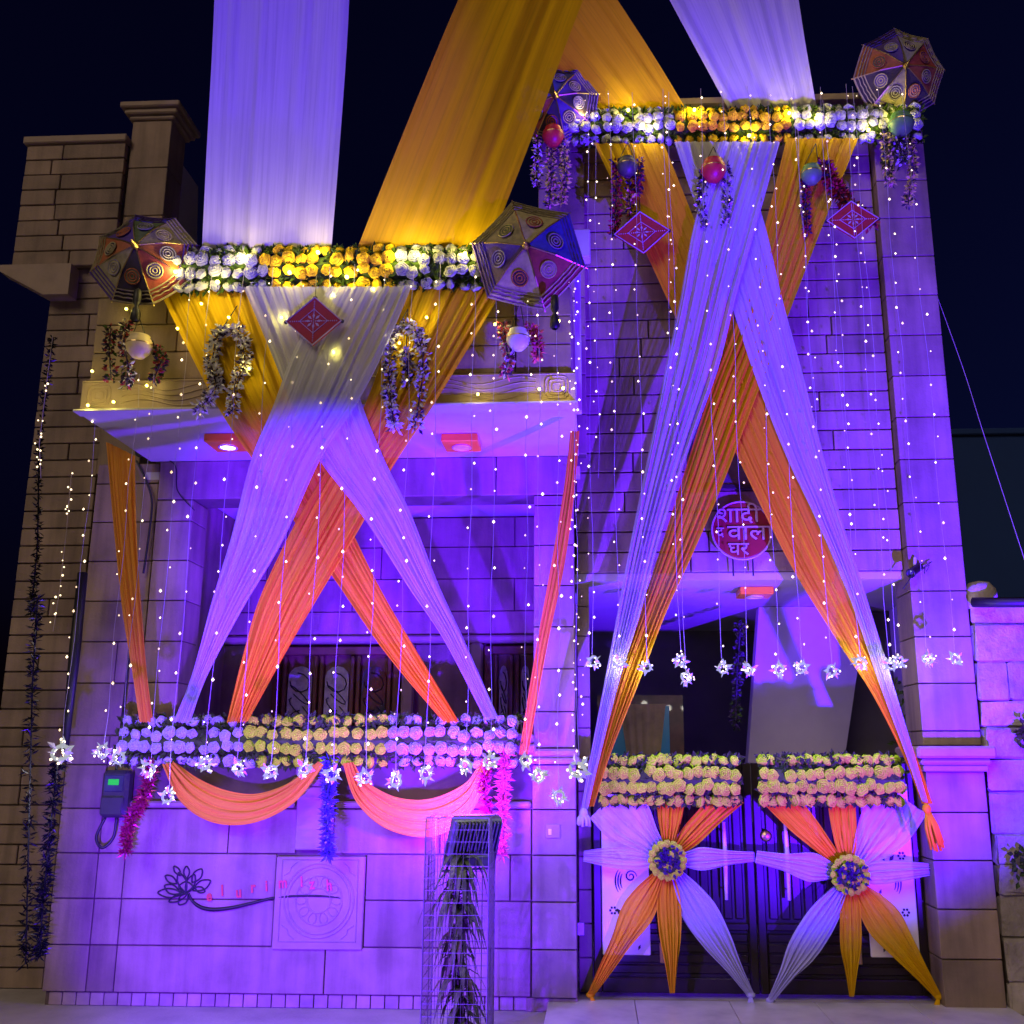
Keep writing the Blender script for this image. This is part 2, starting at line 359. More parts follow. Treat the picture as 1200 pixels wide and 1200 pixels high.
li = part(MB().box(-4.10, -.18, .02, .36, 4.275, 4.645), 'lintel', 'mortar')
stones(li, -4.1, -.17, 4.27, 4.65, -.01, .37, [4.272, 4.648], lambda r: [-4.105, -3.2, -1.9, -.9, -.172])
# verandah inside
vr = part(MB().box(-4.25, -.12, 1.63, 1.8, .5, 4.47), 'wall', 'mortar', label='back wall of the verandah')
stones(vr, -4.25, -.12, 3.2, 4.47, 1.60, 1.66, [3.17, 3.43, 3.78, 4.13, 4.46], lambda r: [-4.24, -3.55 + .2 * (r % 2), -2.3 - .3 * (r % 2), -1.1 + .25 * (r % 2), -.13])
stones(vr, -4.25, -.12, .9, 3.1, 1.60, 1.66, [.9, 1.6, 2.3, 3.08], lambda r: [-4.24, -3.40])
stones(vr, -4.25, -.12, .9, 3.1, 1.60, 1.66, [.9, 1.6, 2.3, 3.08], lambda r: [-1.95, -1.28])
bx('cornice', vr, 'carved', -4.24, -.13, 1.52, 1.62, 3.085, 3.165, .02)
for x in (-2.02, -1.30): bx('column', vr, 'carved', x, x + .13, 1.50, 1.60, .9, 3.08, .02)
part(MB().box(-4.25, -.12, .02, 1.8, 4.475, 4.55), 'ceiling', 'plaster')
part(MB().box(-4.25, -.12, .35, 1.62, .40, .50), 'verandah_floor', 'marble')
sw = part(MB().box(-4.05, -3.96, .375, 1.62, .5, 4.47), 'wall', 'stone', label='side wall inside the verandah')
part(MB().box(-.30, -.20, .385, 1.62, .5, 4.47), 'wall', 'stone')
def door(x0, x1, z0, z1, y):
    d = part(MB().box(x0, x1, y + .03, y + .06, z0, z1), 'door', 'wood', house, 'dark wooden double door with carved glass')
    for a, b_ in ((x0 - .02, x0 + .06), (x1 - .06, x1 + .02)): bx('door_frame', d, 'wood', a, b_, y - .05, y + .05, z0, z1, .01)
    bx('door_frame', d, 'wood', x0 + .06, x1 - .06, y - .05, y + .05, z1 - .09, z1, .01)
    n = 3; w = (x1 - x0 - .14) / n
    for i in range(n):
        a = x0 + .07 + i * w
        for q, (l, h) in enumerate(((z0 + .05, z0 + .85), )): bx('panel', d, 'wood', a + .07, a + w - .07, y, y + .031, l, h, .02)
        m_ = MB(); bx('stile', d, 'wood', a + .01, a + .055, y - .02, y + .031, z0, z1 - .09, .008); bx('stile', d, 'wood', a + w - .055, a + w - .01, y - .02, y + .031, z0, z1 - .09, .008)
        pts = [(a + .07, z0 + .95), (a + w - .07, z0 + .95), (a + w - .07, z1 - .32)] + [(a + w / 2 + (w / 2 - .07) * math.cos(t), z1 - .32 + .12 * math.sin(t)) for t in [k * math.pi / 6 for k in range(1, 6)]] + [(a + .07, z1 - .32)]
        pn = MB().poly(pts, y - .002, y + .028).build('pane', 'glass_frost' if i != 2 else 'glass_dark', d)
        lat = MB(); cx_ = a + w / 2
        for k in range(7):
            zz = z0 + 1.0 + k * .13
            lat.tube([(cx_ + (w / 2 - .08) * math.sin(t * 1.05 + k) * .9, y - .008, zz + .10 * math.cos(t)) for t in [j * .6 for j in range(9)]], .006, 4)
        lat.build('lattice', 'black', d)
    return d
door(-3.38, -2.06, .9, 3.05, 1.58); door(-1.14, -.32, .9, 3.05, 1.58)
# --- balcony
bal = part(MB().box(-4.18, -.14, -1.33, -.02, 4.66, 4.95), 'balcony', 'mortar', label='projecting balcony with carved band and plastered soffit')
part(MB().box(-4.19, -.13, -1.345, -.012, 4.645, 4.66), 'soffit', 'plaster', bal)
bandm = MB(); bandm.box(-4.20, -.12, -1.36, -1.20, 4.662, 4.935, 0, .012); part(bandm, 'carved_band', 'carved', bal)
cv = MB(); yb_ = -1.362
for x in (-4.04, -.28, -2.9):
    for r_ in (.095, .065, .035): cv.tube([(x + r_ * (abs(math.cos(t)) ** .5) * (1 if math.cos(t) > 0 else -1), yb_, 4.80 + r_ * (abs(math.sin(t)) ** .5) * (1 if math.sin(t) > 0 else -1)) for t in [k * math.pi / 10 for k in range(20)]], .007, 4, closed=True)
for (xa, xb) in ((-3.85, -3.02), (-2.78, -2.2), (-1.3, -.45)):
    for k in range(4):
        cv.tube([(xa + (xb - xa) * t / 14, yb_, 4.73 + .045 * k + .03 * math.sin(t * .55 + k * .4)) for t in range(15)], .006, 4)
cv.tube([(-4.18, yb_, 4.685), (-.14, yb_, 4.685)], .006, 4); cv.tube([(-4.18, yb_, 4.915), (-.14, yb_, 4.915)], .006, 4)
part(cv, 'carving', 'carved', bal); bx('shade_lip', bal, 'plaster', -4.21, -.11, -1.43, -1.30, 4.640, 4.661, .004)  # lip added under the band to keep floodlight off the parapet front
part(MB().box(-4.15, -.17, -1.29, -1.16, 4.94, 5.94), 'parapet', 'mortar', bal)
part(MB().box(-4.15, -4.05, -1.155, -.02, 4.955, 5.94), 'parapet', 'stone', bal)
part(MB().box(-.27, -.17, -1.155, -.06, 4.955, 5.94), 'parapet', 'stone', bal)
stones(bal, -4.16, -.16, 4.94, 5.9, -1.32, -1.26, [4.94, 5.19, 5.44, 5.69, 5.94], lambda r: [-4.16, -3.55 + .1 * (r % 2), -2.9, -2.1, -1.3 - .1 * (r % 2), -.62, -.16])
bx('coping', bal, 'carved', -4.20, -.13, -1.36, -1.10, 5.945, 6.0, .012)
part(MB().box(-.135, -.085, -1.20, -1.10, 4.66, 6.02), 'pipe', 'plaster', bal); bx('cap', bal, 'plaster', -.15, .0, -1.22, -1.08, 6.02, 6.28, .01)
# --- gate tower
TW = part(MB().box(-.168, 2.86, .23, .50, 3.572, 8.2), 'wall', 'mortar', label='tall sandstone tower wall above the gate')
stones(TW, -.05, 2.83, 3.57, 8.2, .20, .26, [3.572] + [3.572 + .1935 * k for k in range(1, 24)] + [8.2], rand_cols(-.165, 2.83, 1.0, 1.8, 5), gap=.014, jit=.004)
part(MB().box(-.08, 2.86, .05, .23, 8.205, 8.27), 'coping', 'carved', TW)
part(MB().box(-.55, 3.32, -.09, .60, 8.275, 8.34), 'coping', 'carved')
pR = part(MB().box(2.86, 3.27, .10, .50, -.07, 8.27), 'pilaster', 'mortar', label='right sandstone pilaster of the gate tower')
stones(pR, 2.8, 3.28, 0, 2, -.03, .52, [-.085 + .385 * k for k in range(5)] + [1.79], lambda r: [2.795, 3.29], jit=.002)
stones(pR, 2.8, 3.28, 2, 8, .065, .52, [2.005, 2.13] + [2.13 + .4095 * k for k in range(1, 16)], lambda r: [2.825, 3.325], jit=.002)
bx('capital', pR, 'carved', 2.71, 3.37, -.14, .53, 1.90, 2.0, .02); bx('capital', pR, 'carved', 2.745, 3.335, -.105, .53, 1.845, 1.897, .02); bx('capital', pR, 'carved', 2.77, 3.31, -.08, .53, 1.79, 1.842, .01)
pL = part(MB().box(-.50, -.06, .09, .50, 4.68, 8.27), 'pilaster', 'mortar', label='left sandstone pilaster of the gate tower')
stones(pL, -.5, 0, 4, 8, .065, .52, [4.68 + .3989 * k for k in range(10)], lambda r: [-.52, -.05], jit=.002)
jb = part(MB().box(-.165, -.075, .40, .70, -.07, 3.57), 'jamb', 'mortar')
stones(jb, -.1, 0, 0, 3, .385, .72, [-.07 + .28 * k for k in range(14)], lambda r: [-.168, -.045], jit=.001)
part(MB().box(-.2, 3.27, .24, 4.0, 3.50, 3.57), 'porch_ceiling', 'grey_plaster')
# slot window high on the tower
wz = P(865, 546, .19); win = part(MB().box(wz.x - .42, wz.x + .42, .185, .198, wz.z - .18, wz.z + .55), 'window', 'glass_dark')
for a in ((wz.x - .46, wz.x - .42, wz.z - .18, wz.z + .55), (wz.x + .42, wz.x + .46, wz.z - .18, wz.z + .55), (wz.x - .46, wz.x + .46, wz.z + .552, wz.z + .60), (wz.x - .46, wz.x + .46, wz.z - .23, wz.z - .182)):
    bx('window_frame', win, 'black', a[0], a[1], .16, .199, a[2], a[3], .006)
# --- porch inside
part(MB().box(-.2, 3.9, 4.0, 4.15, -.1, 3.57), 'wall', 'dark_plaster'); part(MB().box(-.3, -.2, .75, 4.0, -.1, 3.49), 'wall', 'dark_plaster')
part(MB().box(3.28, 3.38, .55, 4.0, -.1, 3.57), 'wall', 'grey_plaster'); part(MB().box(-.2, 3.28, .55, 4.0, -.1, -.05), 'porch_floor', 'marble')
a, b_, c_, d_ = P(889, 700, 1.9), P(1012, 700, 1.9), P(975, 905, 1.9), P(878, 905, 1.9)
part(MB().poly([(a.x, 3.495), (b_.x + .03, 3.495), (c_.x, c_.z - .5), (d_.x - .02, d_.z - .5), (d_.x - .02, d_.z)], 1.9, 2.1), 'wall', 'grey_plaster', label='grey plastered stair wall inside the porch')
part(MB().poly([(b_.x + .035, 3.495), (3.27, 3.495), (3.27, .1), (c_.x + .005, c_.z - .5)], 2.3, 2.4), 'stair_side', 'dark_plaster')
dd = P(700, 815, 2.6); de = P(800, 815, 2.6)
ind = part(MB().box(dd.x, de.x, 2.6, 2.66, -.05, dd.z), 'door', 'wood', label='inner porch door with curtained glass')
bx('pane', ind, 'glass_teal_lit', dd.x + .1, de.x - .16, 2.585, 2.598, .9, dd.z - .12, .004)
cu = MB(); w0, w1 = dd.x + .25, de.x - .2
for i in range(13):
    pass
pts = []; fs = []
for j in range(9):
    t = j / 8; hw = (w1 - w0) / 2 * (1 - .55 * t); cxm = (w0 + w1) / 2
    for i in range(17): pts.append((cxm - hw + 2 * hw * i / 16, 2.55 + .02 * math.sin(i * 1.9), dd.z - .1 - t * 1.1))
for j in range(8):
    for i in range(16): fs.append((j * 17 + i, j * 17 + i + 1, (j + 1) * 17 + i + 1, (j + 1) * 17 + i))
cu.add(pts, fs); cu.build('curtain', 'curtain', ind, True)
# --- stepped-back wing on the left
wg = part(MB().box(-5.74, -4.60, .63, .9, GZ, 8.5), 'wall', 'mortar', label='unlit stepped back wing of brown stone courses')
wz_ = steps(GZ, 8.44, .1795)
stones(wg, -5.75, -4.6, 0, 8, .60, .66, wz_, rand_cols(-5.75, -5.03, .5, 1.0, 11), gap=.014, jit=.005)
stones(wg, -5.03, -4.58, 0, 8, .57, .95, steps(4.7, 8.75, .55), lambda r: [-5.03, -4.585], jit=.002)
bx('coping', wg, 'carved', -6.18, -5.03, .46, .95, 8.445, 8.53, .01)
for k, (e, za, zb) in enumerate(((.03, 8.755, 8.80), (.07, 8.803, 8.86), (.11, 8.863, 8.93))): bx('pier_cap', wg, 'carved', -5.03 - e, -4.585 + e, .57 - e, .97 + e, za, zb, .012)
MB().ball((-4.8, .77, 8.99), .10, 10, 6).build('finial', 'carved', wg, True)
sd = part(MB().poly([(0, 0), (0, 1)], 0, 0) if False else MB().add([(-4.60, .96, 4.7), (-4.60, 2.6, 4.7), (-4.60, 2.6, 7.75), (-4.60, 1.5, 7.75), (-4.60, 1.4, 8.45), (-4.60, .96, 8.45),
      (-4.75, .96, 4.7), (-4.75, 2.6, 4.7), (-4.75, 2.6, 7.75), (-4.75, 1.5, 7.75), (-4.75, 1.4, 8.45), (-4.75, .96, 8.45)],
      [(0, 1, 2, 3, 4, 5), (11, 10, 9, 8, 7, 6)] + [((i + 1) % 6, i, i + 6, (i + 1) % 6 + 6) for i in range(6)]), 'wall', 'grey_plaster', label='plastered flank of the wing')
ub = part(MB().box(-6.14, -5.04, .56, .59, 6.98, 8.44), 'wall', 'mortar', label='upper storey of the wing jutting out past its lower wall')
stones(ub, -6.15, -5.04, 7, 8, .50, .57, steps(6.98, 8.44, .1825), rand_cols(-6.15, -5.04, .5, 1.0, 19), gap=.014, jit=.005)
part(MB().poly([(-6.22, 6.97), (-6.22, 6.90), (-5.72, 6.62), (-5.45, 6.62), (-5.45, 6.97)], .42, .595), 'corbel', 'carved', ub)
# --- tile skirting, each tile a part
sk = part(MB().box(-4.70, -.60, .045, .08, GZ, -.032), 'skirting', 'mortar')
for i in range(34):
    x = -4.66 + i * .12; MB().box(x, x + .112, .022, .05, GZ + .004, -.036, 0, .004).build('tile', 'tile', sk)
bx('plinth', pr, 'stone', -.60, -.17, .0, .38, GZ, -.036, .006)
# --- surface lights: orange boxes on soffit and porch ceiling
def downlight(px, py, z, lit, label):
    p = PZ(px, py, z); r = thing('ceiling_light', label, 'ceiling light', p)
    MB().box(p.x - .16, p.x + .16, p.y - .16, p.y + .16, z - .075, z - .002, 0, .008).build('box', 'orange_box', r)
    MB().lathe([(.075, 0), (.085, -.012), (.07, -.016), (.062, -.004)], (p.x, p.y, z - .0755), n=20).build('ring', 'white_plastic', r, True)
    MB().lathe([(.062, -.006), (.001, -.007)], (p.x, p.y, z - .0755), n=20).build('lens', 'lens_white' if lit else 'white_plastic', r)
    if lit:
        l = lamp('ceiling_light_beam', 'SPOT', p - Vector((0, 0, .11)), p - Vector((0, 0, 2)), (1, .85, .65), 12, spot_size=R(120), spot_blend=.6, shadow_soft_size=.05)
downlight(268, 514, 4.645, True, 'lit orange box light under the balcony, beside the crossing drapes')
downlight(541, 514, 4.645, False, 'unlit orange box light under the balcony towards the tower')
downlight(884, 690, 3.50, False, 'orange box light under the porch ceiling')
# ------------------------------------------------------------------ neighbouring boundary wall, far building
bw = thing('boundary_wall', 'rough rubble stone wall right of the gate pilaster', 'wall', (4.2, .1, GZ))
MB().box(3.36, 6.5, .12, .5, GZ, 3.28).build('core', 'mortar', bw); rg = random.Random(3)
z = GZ
while z < 3.1:
    h = rg.uniform(.22, .36); h = min(h, 3.28 - z); x = 3.345
    while x < 5.0:
        w = rg.uniform(.25, .6); m_ = MB().box(x + .003, x + w - .003, .05 + rg.uniform(-.03, .02), .14, z + .003, z + h - .003, 0, .018)
        m_.v = [(a + rg.uniform(-.012, .012), b2 + rg.uniform(-.012, .012), c2 + rg.uniform(-.012, .012)) for a, b2, c2 in m_.v]
        m_.build('stone_block', 'rubble', bw); x += w
    z += h
p = P(1150, 690, .1)
MB().lathe([(.14, -.1), (.15, 0), (.14, .08), (.09, .14), (.001, .16)], (p.x, .15, p.z - .08), n=14).build('finial_stone', 'rubble', bw, True)
pp = tag(MB().tube([P(1140, 706, .0), P(1170, 706, -.15), P(1290, 705, -.4)], .045, 10).build('drain_pipe', 'black', None, True), 'black pipe reaching out along the top of the rubble wall', 'pipe')
fb = thing('far_building', 'dark blue building far behind at the right edge', 'building', (16, 14, GZ))
q = P(1108, 511, 14); MB().box(q.x, q.x + 14, 14, 22, GZ, q.z).build('wall', 'far_wall', fb); bx('coping', fb, 'far_wall', q.x - .1, q.x + 14, 13.9, 14.2, q.z + .005, q.z + .15, .02)
for i in range(3):
    for j in range(2): bx('window', fb, 'far_pane', q.x + 3.2 + i * 2.6, q.x + 4.3 + i * 2.6, 13.95, 13.99, 2.5 + j * 3, 4 + j * 3, .01)
tag(MB().tube([cr([P(1090, 325, .3), P(1128, 430, .2), P(1150, 500, .0), P(1176, 580, -.2), P(1215, 700, -.6)], i / 20) for i in range(21)], .003, 5).build('overhead_cable', 'thread_white'), 'thin pale cable slanting across the night sky at right', 'cable')
# ------------------------------------------------------------------ cloth
def cloth_mesh(L, Rr, folds, amp, seed, nu=80, nv=70, fine=.006, endfade=0, fold_fn=None):
    rng = random.Random(seed); ph = [rng.uniform(0, 6.28) for _ in range(8)]; m = MB(); m.uv = []
    wmax = max((a - b).length for a, b in zip(L, Rr)); ln = 0; prev = None
    fr = [folds, folds * 1.73 + .4, folds * 2.9 + 1.1, folds * 5.3]
    for j in range(nv + 1):
        t = j / nv; a, b = cr(L, t), cr(Rr, t); mid = (a + b) / 2
        if prev is not None: ln += (mid - prev).length
        prev = mid
        t2 = min(t + .01, 1); t1 = max(t - .01, 0); dl = ((cr(L, t2) + cr(Rr, t2)) - (cr(L, t1) + cr(Rr, t1))).normalized()
        wd = b - a; w = wd.length; nn = wd.normalized().cross(dl).normalized()
        if nn.y > 0: nn = -nn
        k = amp * (.35 + .9 * (1 - w / wmax)) ; k = min(k, w * .22)
        for i in range(nu + 1):
            u = i / nu
            uu = u + (.035 * math.sin(ph[4] + u * 7 + t * 1.9) + .012 * math.sin(ph[6] + u * 19 - t * 2.7)) * min(1, w / wmax + .3)
            env = .25 + .75 * abs(math.sin(2.3 * 3.14 * u + ph[6] + .5 * math.sin(2.2 * t + ph[7])))
            d = k * env * (.75 * math.sin(6.28 * fr[0] * uu + ph[0] + .8 * math.sin(t * 3 + ph[5])) + .38 * math.sin(6.28 * fr[1] * uu + ph[1] + .6 * t) + .25 * math.sin(6.28 * fr[2] * uu + ph[2] - .7 * t))
            d += fine * min(1, w / wmax * 1.3) * math.sin(6.28 * fr[3] * uu + ph[3] + math.sin(t * 5))
            m.v.append(tuple(a + wd * u + nn * d)); m.uv.append((u * wmax, ln))
    for j in range(nv):
        for i in range(nu):
            q = j * (nu + 1) + i; m.f.append((q, q + 1, q + nu + 2, q + nu + 1)); m.m.append(0)
    return m
def drape(name, label, rows, mat, folds=7, amp=.03, seed=1, off=0, cat='drape', group=None, parent=None, **kw):
    L, Rr = [], []
    for r in rows:
        if len(r) == 4: xl, y, xr, Y = r; yr = y
        else: xl, y, xr, yr, Y = r
        L.append(P(xl, y, Y + off)); Rr.append(P(xr, yr, Y + off))
    # resample evenly by arc length so that the spline is smooth
    o = cloth_mesh(L, Rr, folds, amp, seed, **kw).build(name, mat, parent, True)
    if label: tag(o, label, cat, group)
    return o
OV = 'drapes stretched overhead from the parapets'
drape('overhead_drape', 'broad pale lilac drape rising from the balcony garland to the sky', [(237, 297, 388, -1.45), (243, 170, 398, -1.96), (250, 40, 407, -2.46), (255, -80, 412, -2.88), (262, -220, 420, -3.35)], 'cloth_lilac', 2.2, .06, 3, group=OV, fine=.0015)
drape('overhead_drape', 'broad mustard drape slanting up from the balcony garland', [(418, 293, 572, -1.47), (469, 165, 622, -1.98), (520, 40, 668, -2.48), (572, -80, 715, -2.90), (630, -220, 770, -3.37)], 'cloth_mustard', 1.8, .06, 9, group=OV, fine=.0015)
drape('overhead_drape', 'mustard drape slanting up leftward from the tower garland', [(702, 138, 810, -.10), (612, 40, 750, -.51), (505, -80, 668, -1.07), (400, -200, 570, -1.58)], 'cloth_mustard', 1.6, .04, 12, group=OV, fine=.0015)
drape('overhead_drape', 'pale lilac drape rising from the right part of the tower garland', [(855, 130, 958, -.10), (806, 40, 942, -.51), (742, -80, 924, -1.07), (680, -200, 905, -1.58)], 'cloth_lilac', 2, .05, 15, group=OV, fine=.0015)
def yb(y): return -1.45 if y < 482 else -1.45 + (y - 482) * .0031
LX = 'drapes crossed in front of the balcony'
def rows(l): return [(a, y, b, yb(y)) for a, y, b in l]
drape('crossed_drape', 'mustard drape from balcony garland, going down right, pink lower end', rows([(185, 336, 292), (221, 410, 318), (258, 480, 345), (302, 545, 380), (345, 610, 408), (400, 690, 447), (452, 765, 490), (520, 846, 538)]), 'cloth_yellow', 7, .045, 21, -.0, group=LX)
drape('crossed_drape', 'mustard drape from balcony garland, going down left to the flower rail', rows([(480, 336, 592), (452, 410, 548), (425, 480, 505), (384, 548, 460), (345, 615, 424), (305, 700, 373), (286, 765, 335), (266, 846, 290)]), 'cloth_yellow', 8, .05, 22, -.045, group=LX)
drape('crossed_drape', 'white sheer drape from the balcony, going down right', rows([(285, 336, 385), (312, 400, 402), (345, 480, 426), (375, 540, 450), (423, 603, 481), (477, 687, 514), (520, 750, 543), (568, 842, 584)]), 'cloth_white', 8, .036, 23, -.095, group=LX)
drape('crossed_drape', 'white sheer drape from the balcony, going down left', rows([(385, 336, 482), (345, 410, 450), (319, 478, 415), (294, 540, 374), (269, 635, 331), (245, 715, 283), (225, 790, 243), (203, 846, 222)]), 'cloth_white', 8, .036, 24, -.14, group=LX)
drape('side_drape', 'narrow orange drape hanging from the outer edge of the balcony soffit', [(125, 518, 158, 534, -1.05), (134, 620, 160, 620, -.85), (143, 700, 165, 700, -.65), (155, 780, 171, 780, -.45), (164, 846, 179, 846, -.28)], 'cloth_orange', 4, .04, 31, group='narrow side drapes', nu=50)
drape('side_drape', 'narrow orange drape slanting down beside the verandah pillar', [(668, 505, 679, 505, -1.2), (661, 570, 674, 570, -1.0), (646, 660, 662, 660, -.75), (628, 760, 641, 760, -.5), (608, 884, 619, 884, -.25)], 'cloth_orange', 3, .04, 32, group='narrow side drapes', nu=40)
def yt(y): return -.26 - (y - 165) * .00012
def rowt(l): return [(a, y, b, yt(y)) for a, y, b in l]
RX = 'drapes crossed in front of the gate tower'
dj = drape('crossed_drape', 'mustard drape on the tower from garland left to pilaster tassel', rowt([(696, 168, 778), (740, 260, 815), (789, 367, 858), (826, 450, 889), (870, 548, 930), (925, 660, 978), (980, 750, 1016), (1021, 812, 1040), (1058, 885, 1073), (1080, 942, 1093)]), 'cloth_yellow', 7, .04, 41, .06, group=RX)
dk = drape('crossed_drape', 'mustard drape on the tower from garland right to the gate edge', rowt([(922, 162, 1006), (895, 270, 962), (866, 371, 923), (832, 460, 888), (800, 560, 850), (775, 640, 816), (750, 715, 782), (722, 795, 751), (702, 880, 717), (686, 945, 696)]), 'cloth_yellow', 7, .04, 42, .03, group=RX)
drape('crossed_drape', 'white sheer drape on the tower, going down right', rowt([(790, 166, 865), (822, 260, 896), (855, 350, 917), (885, 440, 941), (920, 530, 964), (955, 605, 985), (992, 690, 1012), (1030, 800, 1046), (1060, 880, 1070), (1081, 940, 1087)]), 'cloth_white', 7, .04, 43, .00, group=RX)
drape('crossed_drape', 'white sheer drape on the tower, going down left', rowt([(843, 166, 914), (814, 259, 888), (797, 350, 862), (780, 430, 842), (762, 520, 810), (740, 630, 774), (723, 720, 750), (708, 800, 725), (690, 895, 701), (681, 948, 689)]), 'cloth_white', 7, .04, 44, -.05, group=RX)
def tassel(p, L, mat, label, seed, lean=0):
    rg = random.Random(seed); t = thing('drape_knot', label, 'knot', p)
    m = MB().ball(p, .035, 10, 7, 0, (1, 1, 1.25)); m.build('knot', mat, t, True); m = MB()
    for i in range(11):
        a = rg.uniform(0, 6.28); e = Vector(p) + Vector((lean + .05 * math.cos(a), .03 * math.sin(a), -L * rg.uniform(.8, 1.05)))
        m.tube([p, (Vector(p) + e) / 2 + Vector((.02 * math.cos(a), .015 * math.sin(a), 0)), e], [.02, .014, .012], 5)
    m.build('loose_end', mat, t, True)
tassel(P(1086, 948, -.42), .32, 'cloth_yellow', 'mustard drape knot with loose ends on the right gate pilaster', 1, .06)
tassel(P(684, 953, -.42), .10, 'cloth_white', 'white drape knot beside the gate, at the pillar', 2)
def swag(label, top, bot, seed, Y):
    # length runs left to right: L = upper edge, R = lower edge
    L = [P(x, y, Y - .02) for x, y in top]; Rr = [P(x, y, Y - .09) for x, y in bot]
    o = cloth_mesh(L, Rr, 4, .05, seed, nu=44, nv=80, fine=.004).build('swag', 'cloth_orange', None, True); tag(o, label, 'swag', 'orange swags under the flower rail')
swag('orange swag looped under the left half of the flower rail', [(205, 893), (232, 912), (265, 926), (300, 930), (335, 918), (372, 892)], [(190, 896), (212, 940), (250, 964), (298, 964), (345, 940), (379, 896)], 5, -.22)
swag('pink-lit orange swag looped under the right half of the flower rail', [(415, 893), (430, 915), (465, 934), (505, 936), (545, 918), (566, 890)], [(402, 895), (418, 940), (455, 972), (508, 980), (552, 952), (578, 892)], 6, -.22)
# ------------------------------------------------------------------ flowers
def rose_mesh(mat, seed):
    rg = random.Random(seed); m = MB(); n = 14; vs, fs = [], []
    prof = [(.040, -.028), (.054, -.008), (.053, .006), (.045, .012), (.0425, -.006), (.041, .014), (.034, .0225), (.030, .023), (.0275, .002), (.026, .024), (.019, .030), (.015, .0295), (.0125, .012), (.010, .029), (.004, .032), (.0005, .030)]
    p1, p2, p3 = rg.uniform(0, 6), rg.uniform(0, 6), rg.uniform(0, 6)
    for q, (r, h) in enumerate(prof):
        ring = q // 5; lob, ph = ((5, p1), (4, p2), (3, p3), (2, p1))[min(ring, 3)]
        for j in range(n):
            a = 6.283 * j / n + .05 * q; e = 1 + .085 * math.sin(lob * a + ph); hh = h + .005 * math.cos(lob * a + ph) * (1 if h > 0 else 0)
            vs.append((r * e * math.cos(a), -hh, r * e * math.sin(a)))
    for q in range(len(prof) - 1):
        for j in range(n): fs.append((q * n + j, q * n + (j + 1) % n, (q + 1) * n + (j + 1) % n, (q + 1) * n + j))
    return m.add(vs, fs).mesh('rose', mat, True)
ROSE = {c: [rose_mesh('rose_' + c, i) for i in range(3)] for c in ('white', 'cream', 'yellow')}
def rose_garland(label, x0, x1, yc, Y, nrow, ncol, hgt, colors, seed, bulbs=0, size=1.0, yc1=None):
    a, b = P(x0, yc, Y), P(x1, yc1 or yc, Y); rg = random.Random(seed)
    g = thing('rose_garland', label, 'flower garland', (a + b) / 2, 'thick bands of artificial roses')
    fol = MB(); L = (b - a).length; d = (b - a) / L
    fol.tube([a + d * .03 + Vector((0, .05, 0)), b - d * .03 + Vector((0, .05, 0))], hgt * .34, 8)
    for i in range(int(L * 420)):
        th = rg.uniform(-1.5, 1.5); p = a + d * rg.uniform(-.01, L + .01) + Vector((0, .045 - math.cos(th) * .085, math.sin(th) * hgt * .52))
        fol.leafq(p, (rg.uniform(-1, 1), -rg.uniform(-.1, .8), rg.uniform(-1, 1) + math.sin(th) * .6), (0, -1, .2), rg.uniform(.05, .085), .035)
    tag(fol.build('foliage', 'leaf', g, False), kind='stuff')
    for r in range(nrow):
        th = math.asin(.93 * (-1 + 2 * r / (nrow - 1)))
        for c in range(ncol):
            t = (c + .5 + rg.uniform(-.16, .16)) / ncol; col = [k for lim, k in colors if t <= lim][0]
            if rg.random() < .03: continue
            th2 = th + rg.uniform(-.13, .13)
            p = a + d * (L * t) + Vector((0, .04 - math.cos(th2) * .11 + rg.uniform(-.012, .012), math.sin(th2) * hgt * .5))
            put('rose', rg.choice(ROSE[col]), g, p, (th2 * .7 + rg.uniform(-.28, .28), rg.uniform(0, 6.28), rg.uniform(-.28, .28)), size * rg.uniform(.88, 1.14))
    for i in range(bulbs):
        p = a + d * (L * (i + .5 + rg.uniform(-.3, .3)) / bulbs) + Vector((0, -.10, rg.uniform(-.6, .35) * hgt))
        MB().ball(p, .018, 6, 4).build('bulb', 'bulb_yellow', g)
        l = bpy.data.lights.new('rose_garland_bulb_light', 'POINT'); l.color = (1, .80, .18); l.energy = 3.2; l.shadow_soft_size = .03
        o = bpy.data.objects.new('rose_garland_bulb_light', l); C.objects.link(o); o.location = p + Vector((0, -.04, 0))
    return g
rose_garland('white, yellow and white rose band along the balcony parapet', 190, 566, 316, -1.50, 4, 26, .33, [(.33, 'white'), (.73, 'yellow'), (1, 'white')], 1, 9, yc1=313)
rose_garland('white, yellow and white rose band along the tower top', 656, 1078, 149, -.18, 4, 34, .33, [(.32, 'white'), (.65, 'yellow'), (1, 'white')], 2, 9, yc1=144)
rose_garland('long rose band on the verandah rail, cream in the middle', 140, 608, 868, -.22, 4, 34, .37, [(.335, 'white'), (.67, 'cream'), (1, 'white')], 3, 0)
rose_garland('cream rose band across the left gate leaf', 703, 866, 914, -.02, 4, 15, .36, [(1, 'cream')], 4, 0, 1.02)
rose_garland('cream rose band across the right gate leaf', 888, 1056, 914, -.02, 4, 15, .36, [(1, 'cream')], 5, 0, 1.02)
def strand(m, path, rad, n, nm, seed, size=.04):
    rg = random.Random(seed); path = [Vector(p) for p in path]
    for i in range(int(n * 1.9)):
        p = cr(path, rg.random()); a = rg.uniform(0, 6.28); e = rg.uniform(-1, 1)
        d = Vector((math.cos(a), math.sin(a), e)); m.leafq(p + d * rad * rg.uniform(.2, 1) * .6, d + Vector((0, 0, -.3)), (rg.uniform(-1, 1), rg.uniform(-1, 1), rg.uniform(-1, 1)), size * rg.uniform(.7, 1.3), size * .6, rg.choice(nm))
